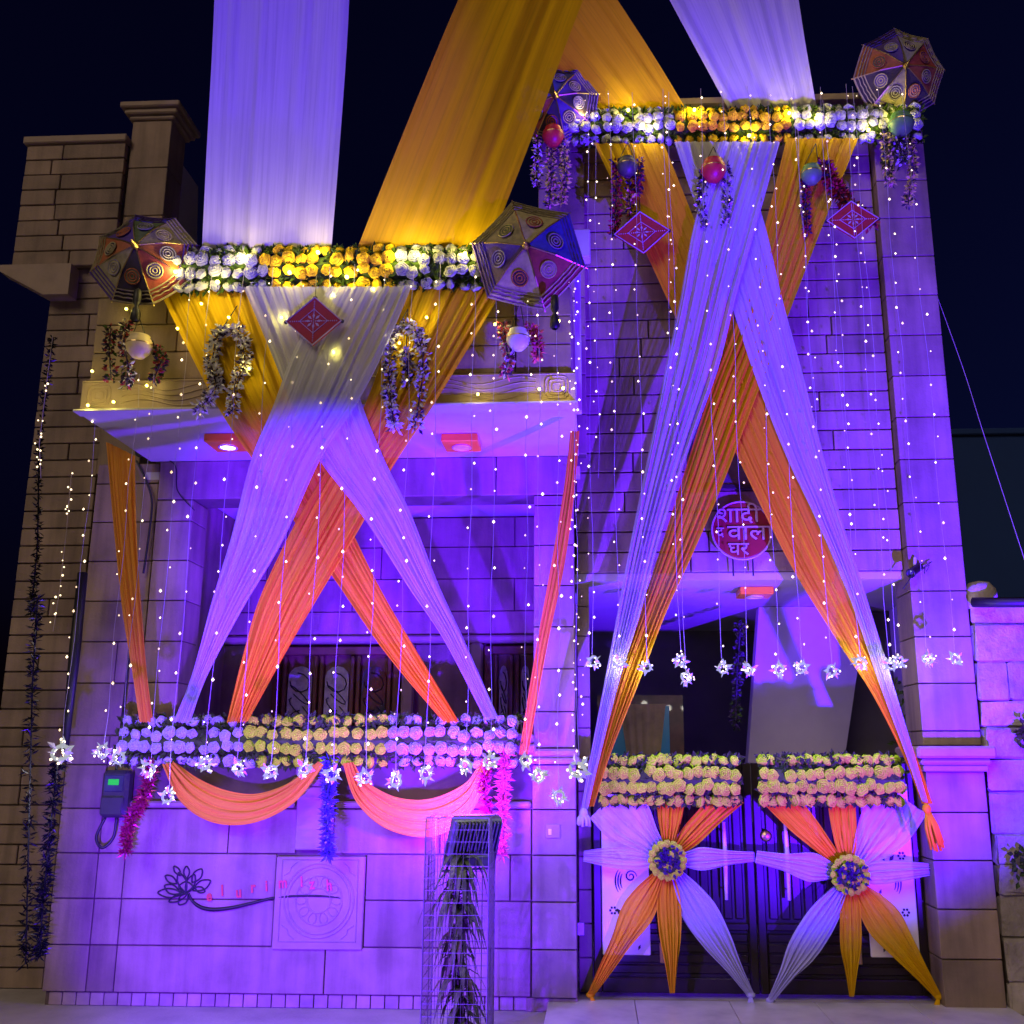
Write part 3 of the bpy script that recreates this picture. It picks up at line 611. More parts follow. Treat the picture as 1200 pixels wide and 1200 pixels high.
PM = ['petal_dark', 'petal_white', 'petal_red', 'petal_pink', 'petal_yellow', 'leaf']
def hanger(label, strands, Y, hook=None, pot=None, seed=1, name='hanging_garland', group='garlands hanging from the parapets'):
    allp = [q for s in strands for q in s[0]]; top = P(*(hook or allp[0]), Y); g = thing(name, label, 'hanging garland', top, group)
    if hook:
        m = MB(); starts = [s[0][0] for s in strands] if not pot else [(pot[0] - 8, pot[1] - 12), (pot[0] + 8, pot[1] - 12)]
        for s in starts: m.tube([top, P(*s, Y)], .004, 4)
        m.build('cord', 'cable', g)
    for i, s in enumerate(strands):
        path = [P(x, y, Y) for x, y in s[0]]; m = MB(); m.tube(path, .006, 4, 0); strand(m, path, s[2], s[3], s[1], seed * 13 + i, s[4] if len(s) > 4 else .045)
        tag(m.build('flower_strand', PM, g), kind='stuff')
    if pot:
        c = P(pot[0], pot[1], Y - .06); r = pot[2]
        MB().lathe([(.001, -r * .95), (r * .45, -r * .9), (r * .85, -r * .45), (r, 0), (r * .95, r * .4), (r * .7, r * .75), (r * .75, r * .85), (r * .62, r * .85), (r * .5, r * .3)], c, (0, 0, 1), 18).build('pot', pot[3], g, True)
        MB().tube([c + Vector((r * .96 * math.cos(t * .349), r * .96 * math.sin(t * .349), r * .1)) for t in range(18)], .006, 5, closed=True).build('rim', 'brass', g)
    return g
YB, YT = -1.52, -.30
hanger('dark red and leaf garland around a cream pot on the balcony', [([(130, 385), (128, 410), (130, 445)], [0, 0, 2, 5], .05, 70), ([(148, 378), (145, 400), (150, 430), (148, 452)], [0, 2, 0, 1, 5], .05, 110), ([(180, 405), (190, 420), (180, 445)], [5, 0, 2], .05, 80)], YB, (163, 372), (163, 406, .105, 'pot_cream'), 1)
hanger('white loop garland on the balcony, left of the crossing', [([(252, 400), (248, 430), (254, 452), (232, 482)], [1, 1, 1, 0], .06, 260), ([(252, 398), (264, 384), (282, 392), (287, 420), (275, 452), (272, 484)], [1, 1, 1, 0], .055, 260)], YB, (278, 358), None, 2)
hanger('white loop garland on the balcony, right of the crossing', [([(458, 400), (456, 440), (458, 472), (462, 500)], [1, 1, 1, 0], .055, 230), ([(458, 398), (472, 382), (488, 390), (496, 415), (494, 450), (486, 500)], [1, 1, 1, 0], .055, 280), ([(476, 410), (478, 430), (476, 455)], [1, 0], .05, 90)], YB, (478, 362), None, 3)
hanger('pink flower garland around a white pot on the balcony', [([(590, 380), (592, 400), (596, 420), (592, 436)], [3, 3, 0, 1], .05, 150), ([(622, 382), (630, 400), (630, 418)], [3, 3, 2], .045, 110)], YB, (609, 352), (607, 398, .095, 'pot_white'), 4)
hanger('dark red garland around a dark pot on the tower, above a kite', [([(722, 190), (722, 230), (720, 275)], [2, 2, 0], .05, 170), ([(738, 200), (738, 235), (742, 265)], [0, 2, 4], .045, 130), ([(748, 188), (748, 225)], [2, 0], .045, 90)], YT, (736, 166), (735, 196, .10, 'pot_dark'), 5)
hanger('dark garland around a red pot at the middle of the tower', [([(826, 200), (822, 235), (824, 268)], [0, 0, 1], .05, 160), ([(850, 195), (852, 235), (848, 265)], [0, 0, 1], .055, 170)], YT, (836, 172), (836, 200, .12, 'pot_red'), 6)
hanger('dark red spray around a green pot on the tower, above a kite', [([(944, 200), (944, 235), (946, 272)], [2, 0, 0], .04, 130), ([(966, 192), (976, 215), (995, 240), (1022, 262)], [2, 2, 2, 0], .08, 330, .055)], YT, (956, 168), (951, 205, .10, 'pot_green'), 7)
hanger('cream and dark garland around a green pot at the tower corner', [([(1040, 155), (1040, 185), (1044, 215)], [4, 0, 4, 5], .05, 150), ([(1066, 165), (1070, 195), (1064, 240)], [4, 0, 4], .045, 150), ([(1052, 160), (1058, 190)], [5, 1, 0], .07, 110)], YT, (1056, 132), (1056, 146, .12, 'pot_green'), 8)
hanger('cream and dark garland around a red pot at the tower edge above the umbrella', [([(630, 160), (630, 195), (628, 216)], [4, 1, 5], .05, 90), ([(646, 172), (646, 205), (644, 240)], [4, 0, 4], .05, 150), ([(660, 168), (662, 205), (658, 238)], [4, 0, 4], .05, 150)], YT, (648, 138), (648, 160, .105, 'pot_red'), 9)
hanger('dim leafy garland hanging inside the porch', [([(868, 730), (864, 790), (862, 850)], [0, 5, 0], .06, 150)], 1.4, None, None, 10)
hanger('purple tinsel strand between the two orange swags', [([(386, 893), (385, 940), (385, 1005)], [0], .09, 10)], -.20, None, None, 11, 'tinsel_strand', 'tinsel strands on the low wall')
def tinsel(label, path, Y, mat, rad, n, seed, name='tinsel_strand', group='tinsel strands on the low wall'):
    pts = [P(x, y, Y) for x, y in path]; g = thing(name, label, 'tinsel', pts[-1], group); m = MB(); m.tube(pts, .008, 4); rg = random.Random(seed)
    for i in range(n):
        p = cr(pts, rg.random()); d = Vector((rg.gauss(0, 1), rg.gauss(0, 1), rg.gauss(0, .8))).normalized()
        m.leafq(p, d, (rg.gauss(0, 1), rg.gauss(0, 1), rg.gauss(0, 1)), rad * rg.uniform(.7, 1.25), .02, 0)
    tag(m.build('tinsel_fringe', mat, g), kind='stuff')
for o in [o for o in bpy.data.objects if o.get('label') == 'purple tinsel strand between the two orange swags']:
    for c in list(o.children): bpy.data.objects.remove(c)
    bpy.data.objects.remove(o)
tinsel('purple tinsel strand between the two orange swags', [(386, 888), (384, 940), (384, 1004)], -.24, 'tinsel_purple', .085, 700, 1)
tinsel('dark red tinsel strand beside the electricity meter', [(178, 895), (168, 935), (152, 965), (147, 1000)], -.24, 'tinsel_red', .08, 600, 2)
tinsel('magenta flower strand hanging from the end of the flower rail', [(592, 880), (590, 930), (588, 1003)], -.26, 'petal_pink', .085, 420, 3)
tinsel('magenta tinsel strand at the tip of the right swag', [(574, 892), (568, 920), (572, 955)], -.30, 'tinsel_red', .075, 260, 4)
TL = 'dark glittering strips at the left edge'
tinsel('glittering dark strip nearest the left edge, beside the wing', [(44, 700), (38, 800), (34, 960), (30, 1130)], -.5, 'tinsel_black', .08, 420, 5, 'tinsel_strip', TL)
tinsel('dark purple glitter strip hanging below the big left ornament', [(68, 890), (58, 980), (50, 1060), (46, 1120)], -.45, 'tinsel_black', .085, 560, 6, 'tinsel_strip', TL)
tinsel('thin glitter strip climbing the dark wing', [(62, 395), (46, 520), (44, 640), (36, 720)], .2, 'tinsel_black', .06, 500, 7, 'tinsel_strip', TL)
tag(MB().tube([P(97, 672, -.3), P(88, 760, -.4), P(76, 880, -.5)], [.045, .05, .03], 8).build('cable_bundle', 'black', None, True), 'thick black cable bundle hanging over the outer wall', 'cable')
# ------------------------------------------------------------------ fabric stars on the gate
def star(label, c, arms, seed):
    Y = .08; g = thing('fabric_star', label, 'fabric star', P(c[0], 1168, Y), 'fabric stars on the gate')
    for i, (tip, mat, w, mid) in enumerate(arms):
        dx, dy = tip[0] - c[0], tip[1] - c[1]; L = math.hypot(dx, dy); nx, ny = -dy / L, dx / L
        prof = [(.08, .2), (.35, .62), (.65, .95), (1, 1.0)] if tip[1] < 960 else [(.08, .28), (.24, .78), (.40, 1), (.60, .78), (.80, .45), (1.0, .18)] if tip[1] > 1100 else [(.08, .3), (.25, .8), (.42, 1), (.7, .78), (1, .5)]
        Lp, Rp = [], []
        for t, k in prof:
            x, y = c[0] + dx * t, c[1] + dy * t; h = w * .86 * k / 2 * random.Random(seed * 100 + i * 7 + int(t * 50)).uniform(.85, 1.15); yy = Y - .06 * math.sin(math.pi * t) - .004 * i
            Lp.append(P(x + nx * h, y + ny * h, yy)); Rp.append(P(x - nx * h, y - ny * h, yy))
        cloth_mesh(Lp, Rp, 6, .035, seed * 10 + i, nu=44, nv=40, fine=.004).build('arm', mat, g, True)
        if tip[1] > 1150 and abs(dx) > 60:
            t = P(*tip, Y); m = MB().ball(t, .03, 8, 6, 0, (1.3, 1, .8)); rg = random.Random(i)
            for k in range(5): m.tube([t, t + Vector((rg.uniform(-.06, .06), -.03, -.07))], [.012, .008], 5)
            m.build('knot', mat, g, True)
    rg = random.Random(seed); cc = P(c[0], c[1], Y - .11); m = MB()
    m.lathe([(.001, .05), (.08, .04), (.13, 0), (.10, -.03)], cc, (0, -1, 0), 16); ro = m.build('rosette', 'leaf', g)
    for k in range(16):
        a = k * 6.283 / 16; put('rose', rg.choice(ROSE['cream']), g, cc + Vector((.135 * math.cos(a), -.02, .135 * math.sin(a))), (rg.uniform(-.4, .4), a, rg.uniform(-.4, .4)), .62)
    for k in range(9):
        a = rg.uniform(0, 6.28); r_ = rg.uniform(.02, .09); put('rose', rg.choice(ROSE['cream']), g, cc + Vector((r_ * math.cos(a), -.05, r_ * math.sin(a))), (rg.uniform(-.5, .5), a, 0), .5)
    m = MB()
    for k in range(60):
        a = rg.uniform(0, 6.28); r_ = rg.uniform(0, .12); m.leafq(cc + Vector((r_ * math.cos(a), -.05, r_ * math.sin(a))), (rg.uniform(-1, 1), -.6, rg.uniform(-1, 1)), (0, -1, 0), .06, .03)
    m.build('dark_petals', 'petal_dark', g)
W_, Y_ = 'cloth_white', 'cloth_mustard'
star('eight armed white and mustard fabric star on the left gate leaf', (782, 1008), [((787, 930), Y_, 36, .6), ((858, 928), Y_, 42, .6), ((884, 1004), W_, 30, .42), ((880, 1166), W_, 48, .5), ((788, 1164), Y_, 34, .45), ((692, 1166), Y_, 44, .5), ((684, 1003), W_, 30, .45), ((712, 938), W_, 72, .6)], 1)
star('eight armed white and mustard fabric star on the right gate leaf', (996, 1025), [((985, 930), Y_, 40, .6), ((908, 930), Y_, 44, .6), ((1060, 936), W_, 70, .6), ((1089, 1019), W_, 34, .45), ((1100, 1168), Y_, 46, .5), ((998, 1168), Y_, 34, .45), ((903, 1172), W_, 46, .5), ((886, 1004), W_, 36, .45)], 2)
# ------------------------------------------------------------------ gate leaves
def gate(label, x0, x1, side):
    z0, z1, Y = -.04, 1.86, .28; g = thing('gate_leaf', label, 'gate', ((x0 + x1) / 2, Y, -.06), 'double gate')
    MB().box(x0, x1, Y + .012, Y + .03, z0, z1).build('sheet', 'gate_panel', g)
    for a, b in ((x0, x0 + .07), (x1 - .07, x1)): bx('frame_bar', g, 'gate_metal', a, b, Y - .03, Y + .04, z0, z1, .008)
    for a, b in ((z0, z0 + .12), (z1 - .08, z1), (.46, .52)): bx('frame_bar', g, 'gate_metal', x0 + .07, x1 - .07, Y - .025, Y + .035, a, b, .008)
    ins = x1 - .56 if side < 0 else x0 + .56   # plain zone beside the meeting edge
    za, zb = (x0 + .52, x1 - .09) if side < 0 else (x0 + .09, x1 - .52); n = 8; w = (zb - za) / n
    for i in range(n): bx('slat', g, 'gate_metal', za + i * w + .012, za + (i + 1) * w - .012, Y - .008, Y + .013, .55, 1.74, .012)
    for i in range(4): bx('rail', g, 'gate_metal', x0 + .08, x1 - .08, Y - .006, Y + .013, .11 + i * .085, .18 + i * .085, .008)
    px0, px1 = (x0 + .075, x0 + .485) if side < 0 else (x1 - .485, x1 - .075)
    wp = bx('white_panel', g, 'white_panel', px0, px1, Y - .034, Y - .008, .26, 1.68, .006)
    cut = MB(); yy = Y - .036; cx_ = (px0 + px1) / 2
    def curl(x, z, r, sg, turns=1.4):
        pts = []
        for k in range(18):
            t = k / 17; a = t * turns * 6.283; q = r * (1 - .8 * t); pts.append((x + sg * q * math.cos(a), yy, z + q * math.sin(a)))
        cut.tube(pts, [.003 + .004 * math.sin(math.pi * k / 17) for k in range(18)], 4)
    def lf(x, z, a, L):
        cut.leafq((x, yy, z), (math.cos(a), 0, math.sin(a)), (0, -1, 0), L, L * .45, 0, .02)
    for zb_ in (.42, .88, 1.32):
        sg = side
        curl(cx_ - sg * .045, zb_ + .02, .052, -sg, 1.5)
        for k in range(3): cut.tube([(cx_ + sg * (-.02 + (.065 + .022 * k) * math.cos(t)), yy, zb_ - .02 + (.09 + .025 * k) * math.sin(t)) for t in [-.7 + .16 * j for j in range(10)]], [.002 + .005 * math.sin(math.pi * j / 9) for j in range(10)], 5)
        lf(cx_ - .03, zb_ + .15, 2.2, .085); lf(cx_ + .0, zb_ + .15, .9, .075); lf(cx_ - sg * .10, zb_ - .12, 1.2, .05)
        cut.tube([(cx_ - .02, yy, zb_ + .16), (cx_ - .035, yy, zb_ + .12), (cx_ - .02, yy, zb_ + .08)], .004, 5)
        for k in range(6):
            a = k * 1.047; cut.ball((cx_ + sg * .11 + .026 * math.cos(a), yy, zb_ + .20 + .026 * math.sin(a)), .011, 7, 5, 0, (1, .3, 1))
    tag(cut.build('cutout', 'black', wp), kind='stuff')
    hx = x1 - .26 if side < 0 else x0 + .26
    MB().tube([(hx, Y - .09, .72), (hx + .004, Y - .095, 1.1), (hx, Y - .09, 1.36)], [.014, .02, .014], 8).build('handle', 'white_plastic', g, True)
    for zz in (.8, 1.28): MB().tube([(hx, Y - .09, zz), (hx, Y + .0, zz)], .008, 6).build('handle_bracket', 'steel', g)
    for x in ((x0 + .56, x0 + .70) if side < 0 else (x1 - .70, x1 - .56)), : bx('plate', g, 'brass', x[0], x[1], Y - .035, Y - .026, .20, .36, .004)
    if side > 0: MB().lathe([(.001, .03), (.035, .026), (.05, .01), (.045, 0)], (x0 + .10, Y - .03, 1.24), (0, -1, 0), 16).build('knob', 'brass', g, True)
gate('left gate leaf of dark metal with white cut-out panel', -.035, 1.362, -1)
gate('right gate leaf of dark metal with white cut-out panel', 1.372, 2.79, 1)
# ------------------------------------------------------------------ decorated umbrellas
def umbrella(label, c, Y, rad, ax, cols, seed, nseg=8, rot=0, tasselp=None):
    rg = random.Random(seed); cc = P(*c, Y); ax = Vector(ax).normalized(); u, w = frame(ax); H = rad * .42
    g = thing('umbrella', label, 'umbrella', cc, 'embroidered parasols at the corners')
    def pt(r, a, lift=0):
        q = r / rad; return cc + (u * math.cos(a) + w * math.sin(a)) * r + ax * (H * (1 - q ** 1.7) - H * .5 + lift)
    for k in range(nseg):
        a0, a1 = rot + 6.283 * k / nseg, rot + 6.283 * (k + 1) / nseg
        def sg(t, q): # straight chord between ribs, scalloped a little
            return pt(q, a0) * (1 - t) + pt(q, a1) * t - ax * (.06 * rad * math.sin(math.pi * t) * (q / rad))
        m = MB(); vs = []; fs = []; nr, na = 7, 5
        for i in range(nr):
            for j in range(na): vs.append(sg(j / (na - 1), rad * (.04 + .96 * i / (nr - 1))))
        for i in range(nr - 1):
            for j in range(na - 1): fs.append((i * na + j, i * na + j + 1, (i + 1) * na + j + 1, (i + 1) * na + j))
        pn = m.add(vs, fs).build('canopy_panel', cols[k % len(cols)], g, True)
        m = MB()
        for q in (.80, .86, .92, .985):                                  # stitched border rows
            m.tube([sg(t / 8, rad * q) + ax * (.006 + (.012 if t % 2 and q in (.86, .92) else 0)) for t in range(9)], .006 if q < .98 else .009, 4)
        m.build('border', ['um_cream', 'um_purple', 'um_tan'][(k + seed) % 3], pn)
        mc = sg(.5, rad * .56); n = ((sg(.6, rad * .56) - mc).cross(sg(.5, rad * .66) - mc)).normalized(); n = n if n.dot(ax) > 0 else -n; e1, e2 = frame(n)
        m = MB(); rr = rad * .145
        m.add([mc + n * .012] + [mc + n * .012 + (e1 * math.cos(t * .4488) + e2 * math.sin(t * .4488)) * rr for t in range(14)], [(0, 1 + i, 1 + (i + 1) % 14) for i in range(14)])
        dsk = m.build('medallion', ['um_dark', 'um_purple', 'um_green', 'um_cream'][(k * 3 + seed) % 4], pn)
        m = MB()
        for q in (.95, .6, .28): m.tube([mc + n * .014 + (e1 * math.cos(t * .4488) + e2 * math.sin(t * .4488)) * rr * q for t in range(14)], .006, 4, closed=True)
        m.build('medallion_ring', ['um_cream', 'um_grey', 'um_orange'][(k + seed) % 3], pn)
        MB().tube([pt(rad * .05, a0, .006), pt(rad * .5, a0, .006), pt(rad * 1.03, a0, .004)], .006, 4).build('rib', 'brass', g)
    MB().lathe([(.03, 0), (.035, .02), (.018, .04), (.02, .06), (.001, .10)], cc + ax * (H * .5 - .01), ax, 10).build('finial', 'brass', g, True)
    MB().tube([cc + ax * (H * .45), cc - ax * (.55)], .012, 8).build('pole', 'wood', g)
    if tasselp:
        a = P(tasselp[0], tasselp[1], Y - .02); b = P(tasselp[0], tasselp[1] + 26, Y - .02)
        MB().lathe([(.006, 0), (.03, -.02), (.034, -.12), (.012, -.16), (.034, -.19), (.04, -.27), (.02, -.29)], a, (0, 0, 1), 10).build('tassel', 'black', g, True)
umbrella('orange, purple and olive embroidered umbrella at the outer balcony corner', (164, 296), -1.62, .45, (.05, -.97, .10), ['um_tan', 'um_green', 'um_purple', 'um_orange', 'um_tan', 'um_dark', 'um_red', 'um_orange'], 3, 8, .3, (162, 338))
umbrella('blue, coral and tan hexagon umbrella beside the tower', (618, 294), -1.75, .47, (-.02, -1, -.12), ['um_blue', 'um_cream', 'um_tan', 'um_purple', 'um_cream', 'um_red'], 4, 6, -.25, (650, 345))
umbrella('dim brown and grey umbrella on the tower corner against the sky', (1057, 82), -.32, .45, (.05, -.95, -.22), ['um_red', 'um_grey', 'um_purple', 'um_orange', 'um_dark', 'um_tan', 'um_dark', 'um_orange'], 5, 8, .1)
umbrella('dark purple umbrella half hidden behind the overhead mustard drape', (652, 118), -.32, .42, (-.05, -.95, -.15), ['um_purple', 'um_blue', 'um_dark', 'um_purple', 'um_red', 'um_dark', 'um_purple', 'um_dark'], 6, 8, .2)
# ------------------------------------------------------------------ red kites
def kite(label, c, Y, hw, hh, tilt=0):
    cc = P(*c, Y); g = thing('kite', label, 'kite', cc, 'red embroidered kites'); ct, st = math.cos(tilt), math.sin(tilt)
    def q(x, z): return (cc.x + x * ct - z * st, cc.z + x * st + z * ct)
    MB().poly([q(0, -hh), q(hw, 0), q(0, hh), q(-hw, 0)], Y - .012, Y + .012).build('sheet', 'kite_red', g)
    def loop(k, r):
        return MB().tube([(a[0], Y - .014, a[1]) for a in (q(0, -hh * k), q(hw * k, 0), q(0, hh * k), q(-hw * k, 0))], r, 5, closed=True)
    loop(.99, .007).build('border', 'thread_white', g); m = MB()
    m.v += loop(.5, .004).v; m.f += loop(.5, .004).f; m.m += [0] * len(m.f)
    for k in range(12):
        for (x, z) in ((k / 12 * .9, 0), (-k / 12 * .9, 0), (0, k / 12 * .9), (0, -k / 12 * .9)): m.ball((q(x * hw, z * hh)[0], Y - .013, q(x * hw, z * hh)[1]), .006, 5, 4)
    for k in range(8):
        a = k * .785; m.leafq((q(.02 * math.cos(a), .02 * math.sin(a))[0], Y - .016, q(.02 * math.cos(a), .02 * math.sin(a))[1]), (math.cos(a), 0, math.sin(a)), (0, -1, 0), .05, .02, 0, .02)
    m.build('embroidery', 'thread_white', g)
    m = MB()
    for (x, z) in ((hw, 0), (-hw, 0), (0, hh)): m.ball((q(x, z)[0], Y, q(x, z)[1]), .018, 6, 5)
    m.build('corner_bead', 'black', g); m = MB(); t = q(0, hh); m.tube([(t[0], Y, t[1]), (t[0], Y, t[1] + .2)], .004, 4); m.build('cord', 'cable', g)
kite('red embroidered kite in the middle of the balcony front', (368, 377), -1.66, .225, .205)
kite('red embroidered kite on the tower above the left mustard drape', (752, 273), -.36, .26, .215, .06)
kite('red embroidered kite on the tower at the flower spray', (999, 258), -.40, .24, .19, .02)
# ------------------------------------------------------------------ fairy light strings
def orn_mesh(seed):
    rg = random.Random(seed); m = MB()
    m.tube([(.034 * math.cos(t * .5236), .01 * math.sin(t * 1.05), .042 * math.sin(t * .5236)) for t in range(12)], .010, 6, 0, True)
    for i in range(22):                                       # beads and petals wired around the ring
        d = Vector((rg.gauss(0, 1), rg.gauss(0, .7), rg.gauss(0, 1.1))).normalized(); p = d * rg.uniform(.03, .075)
        if i < 9: m.ball(p, rg.uniform(.005, .009), 5, 4, 1)
        else: m.leafq(p * .4, d, (rg.gauss(0, 1), rg.gauss(0, 1), rg.gauss(0, 1)), rg.uniform(.04, .07), .03, rg.choice((0, 2)))
    return m.mesh('crystal_ornament', ['crystal_glow', 'bulb', 'petal_white'], False)
ORN = [orn_mesh(i) for i in range(9)]
def light_string(label, x, Y, z0, z1, seed, orn=True, scale=1.0, group=None, step=.27, dense=1):
    rg = random.Random(seed); g = thing('fairy_light_string', label, 'fairy lights', (x, Y, z1), group); m = MB()
    n = 10; pts = [(x + .012 * math.sin(i * 1.7 + seed), Y + .008 * math.cos(i * 2.1 + seed), z1 + (z0 - z1) * i / n) for i in range(n + 1)]
    m.tube(pts, .0017, 4); m.build('wire', 'wire_grey', g); m = MB(); z = z0 - rg.uniform(.05, .2)
    while z > z1 + .10:
        for k in range(dense):
            dx = rg.uniform(-.02, .02) * (1 + dense * .6); s_ = rg.choice((.006, .008, .010, .012)) * (1 if dense == 1 else .8)
            zz = z + rg.uniform(-.03, .03); c = Vector((x + dx, Y - .015, zz)); a = rg.uniform(0, 1)
            m.add([c + Vector((s_, 0, 0)), c + Vector((0, -s_, 0)), c + Vector((-s_, 0, 0)), c + Vector((0, s_, 0)), c + Vector((0, 0, s_ * 1.4)), c + Vector((0, 0, -s_))], [(0, 4, 1), (1, 4, 2), (2, 4, 3), (3, 4, 0), (1, 5, 0), (2, 5, 1), (3, 5, 2), (0, 5, 3)], 1 if rg.random() < .35 else 0)
        z -= step * rg.uniform(.6, 1.4)
    tag(m.build('bulbs', ['bulb', 'bulb_dim'], g), kind='stuff')
    if orn:
        l = bpy.data.lights.new('ornament_glow', 'POINT'); l.color = (1, .95, .80); l.energy = 2.2 * scale; l.shadow_soft_size = .04; lo = bpy.data.objects.new('ornament_glow', l); C.objects.link(lo); lo.location = (x, Y + .07, z1 - .02)
    if orn: put('crystal_ornament', ORN[seed % 9], g, (x, Y - .01, z1), (rg.uniform(-.3, .3), rg.uniform(0, 6), rg.uniform(-.6, .6)), scale)
    return g
left = [(121, 881), (140, 888), (175, 901), (197, 933), (241, 895), (279, 899), (318, 904), (357, 901), (389, 908), (428, 911), (464, 915), (499, 906), (546, 897), (574, 892), (616, 892), (631, 909), (655, 934)]
for i, (x, y) in enumerate(left):
    p = P(x, y, -1.56 - .03 * (i % 3)); light_string('%s fairy light string from the left on the balcony, ending in a crystal ornament' % ordinal(i), p.x, p.y, 5.78 if i > 1 else 4.9, p.z, 100 + i, True, 1.0, 'fairy light strings in front of the balcony')
p = P(677, 902, -1.60); light_string('dense double fairy light string along the joint of balcony and tower', p.x, p.y, 5.9, p.z, 77, True, 1.35, None, .10, 2)
right = [(695, 775), (725, 776), (757, 782), (797, 774), (804, 794), (847, 783), (877, 784), (913, 785), (939, 783), (974, 786), (1008, 776), (1043, 779), (1052, 775), (1087, 772), (1119, 772)]
for i, (x, y) in enumerate(right):
    p = P(x, y, -.52 - .04 * (i % 2)); light_string('%s fairy light string from the left on the tower, ending in a crystal ornament' % ordinal(i), p.x, p.y, 8.1, p.z, 200 + i, True, 1.0, 'fairy light strings in front of the tower')
for i, (x, y, zt) in enumerate(((960, 560, 8.0), (702, 560, 8.0), (1003, 640, 8.0))):
    p = P(x, y, -.46); light_string('%s short fairy light string without ornament on the tower' % ordinal(i), p.x, p.y, zt, p.z, 300 + i, False, 1, 'fairy light strings in front of the tower')
p = P(72, 882, -1.2); g = light_string('fairy light string with a big white ornament at the outer wall', p.x, p.y, 4.9, p.z, 59, True, 1.5, None, .16, 1)
for i, (path, n) in enumerate(((((62, 392), (52, 470), (46, 520), (48, 560)), 16), (((84, 552), (78, 620), (70, 690), (62, 740)), 20))):
    pts = [P(x, y, .1) for x, y in path]; g = thing('fairy_light_string', ['twinkling string slanting on the dark wing, upper run', 'twinkling string slanting on the dark wing, lower run'][i], 'fairy lights', pts[-1]); m = MB(); m.tube(pts, .004, 4); m.build('wire', 'thread_white', g); m = MB(); rg = random.Random(i)
    for k in range(n): m.ball(cr(pts, rg.random()) + Vector((rg.uniform(-.03, .03), -.02, 0)), rg.uniform(.006, .011), 5, 4)
    tag(m.build('bulbs', 'bulb', g), kind='stuff')
# yellow pin lights pressed against the balcony front and drapes
rg = random.Random(4)
for i, (x, y) in enumerate([(148, 362), (108, 435), (103, 475), (172, 452), (133, 471), (292, 432), (236, 356), (208, 385), (392, 347), (330, 372), (392, 414), (500, 372), (468, 402), (580, 380), (655, 376), (632, 456), (660, 455), (560, 462), (438, 340), (268, 372)]):
    p = P(x, y, -1.56 if 185 < x < 590 and y < 440 else -1.44)
    o = tag(MB().ball((0, 0, 0), .012, 6, 5).build('pin_light', 'bulb_yellow', None, True, p), '%s yellow pin light counted along the balcony front' % (ordinal(i)), 'pin light', 'yellow pin lights on the balcony')
    l = bpy.data.lights.new('pin_light_glow', 'POINT'); l.color = (1, .82, .16); l.energy = .8; l.shadow_soft_size = .012; lo = bpy.data.objects.new('pin_light_glow', l); C.objects.link(lo); lo.location = p + Vector((0, -.02, 0))
# ------------------------------------------------------------------ signs and writing
FONT = bpy.data.curves
def text_mesh(body, size, ext, bold=0):
    c = bpy.data.curves.new('lettering', 'FONT'); c.body = body; c.size = size; c.extrude = ext; c.align_x = 'CENTER'; c.align_y = 'CENTER'; c.resolution_u = 4; c.offset = bold
    o = bpy.data.objects.new('lettering', c); C.objects.link(o); bpy.context.view_layer.update()
    me = bpy.data.meshes.new_from_object(o.evaluated_get(bpy.context.evaluated_depsgraph_get())); bpy.data.objects.remove(o)
    return me
def text(body, size, ext, loc, mat, parent, rot=(R(90), 0, 0), scale=(1, 1, 1), name='lettering'):
    me = text_mesh(body, size, ext, .004 if name == 'letter' else 0); me.materials.clear(); me.materials.append(MATS[mat]); return put(name, me, parent, loc, rot, scale)
c = P(869, 622, .12); sg = thing('round_sign', 'round red sign with raised silver wedding lettering above the gate', 'sign', c)
MB().lathe([(.001, .02), (.255, .02), (.27, .01), (.27, -.02), (.001, -.02)], c, (0, -1, 0), 40).build('disc', 'sign_red', sg)
MB().tube([c + Vector((.272 * math.cos(t * .1571), -.012, .272 * math.sin(t * .1571))) for t in range(40)], .010, 6, closed=True).build('rim', 'sign_silver', sg, True)
text('शादी', .20, .010, c + Vector((-.03, -.032, .135)), 'sign_silver', sg, scale=(1.15, 1, 1)); text('वाला', .20, .010, c + Vector((.075, -.034, -.03)), 'sign_silver', sg, scale=(1.2, 1, 1)); text('द', .13, .010, c + Vector((-.20, -.034, -.02)), 'sign_silver', sg); text('घर', .17, .010, c + Vector((-.04, -.032, -.18)), 'sign_silver', sg, scale=(1.1, 1, 1))
for s in (-.09, .09): MB().tube([c + Vector((s, 0, -.26)), c + Vector((s, .01, -.42))], .008, 5).build('tie', 'cable', sg)
lg = thing('wall_emblem', 'black lotus line emblem with a long curved stem and red letters', 'emblem', P(290, 1060, -.03))
def LP(u, v, Y=-.016): return P(170 + u / 4.2857, 990 + v / 4.2857, Y)
def stroke(pts, r, mat, name, n=24, cl=False):
    q = [LP(u, v, -.006 if u < 690 else -.024) for u, v in pts]; rr = [cr([float(x) for x in r], i / n) for i in range(n + 1)] if isinstance(r, (list, tuple)) else r
    return MB().tube([cr(q, i / n) for i in range(n + 1)], rr, 6).build(name, mat, lg, True)
def petal(base, tip, bw, a=0):
    (x0, y0), (x1, y1) = base, tip; dx, dy = x1 - x0, y1 - y0; L = math.hypot(dx, dy); nx, ny = -dy / L * bw, dx / L * bw
    stroke([base, (x0 + dx * .3 + nx * .8, y0 + dy * .3 + ny * .8), (x0 + dx * .65 + nx, y0 + dy * .65 + ny), tip, (x0 + dx * .65 - nx, y0 + dy * .65 - ny), (x0 + dx * .3 - nx * .8, y0 + dy * .3 - ny * .8), base], .0065, 'logo_black', 'petal_line', 30)
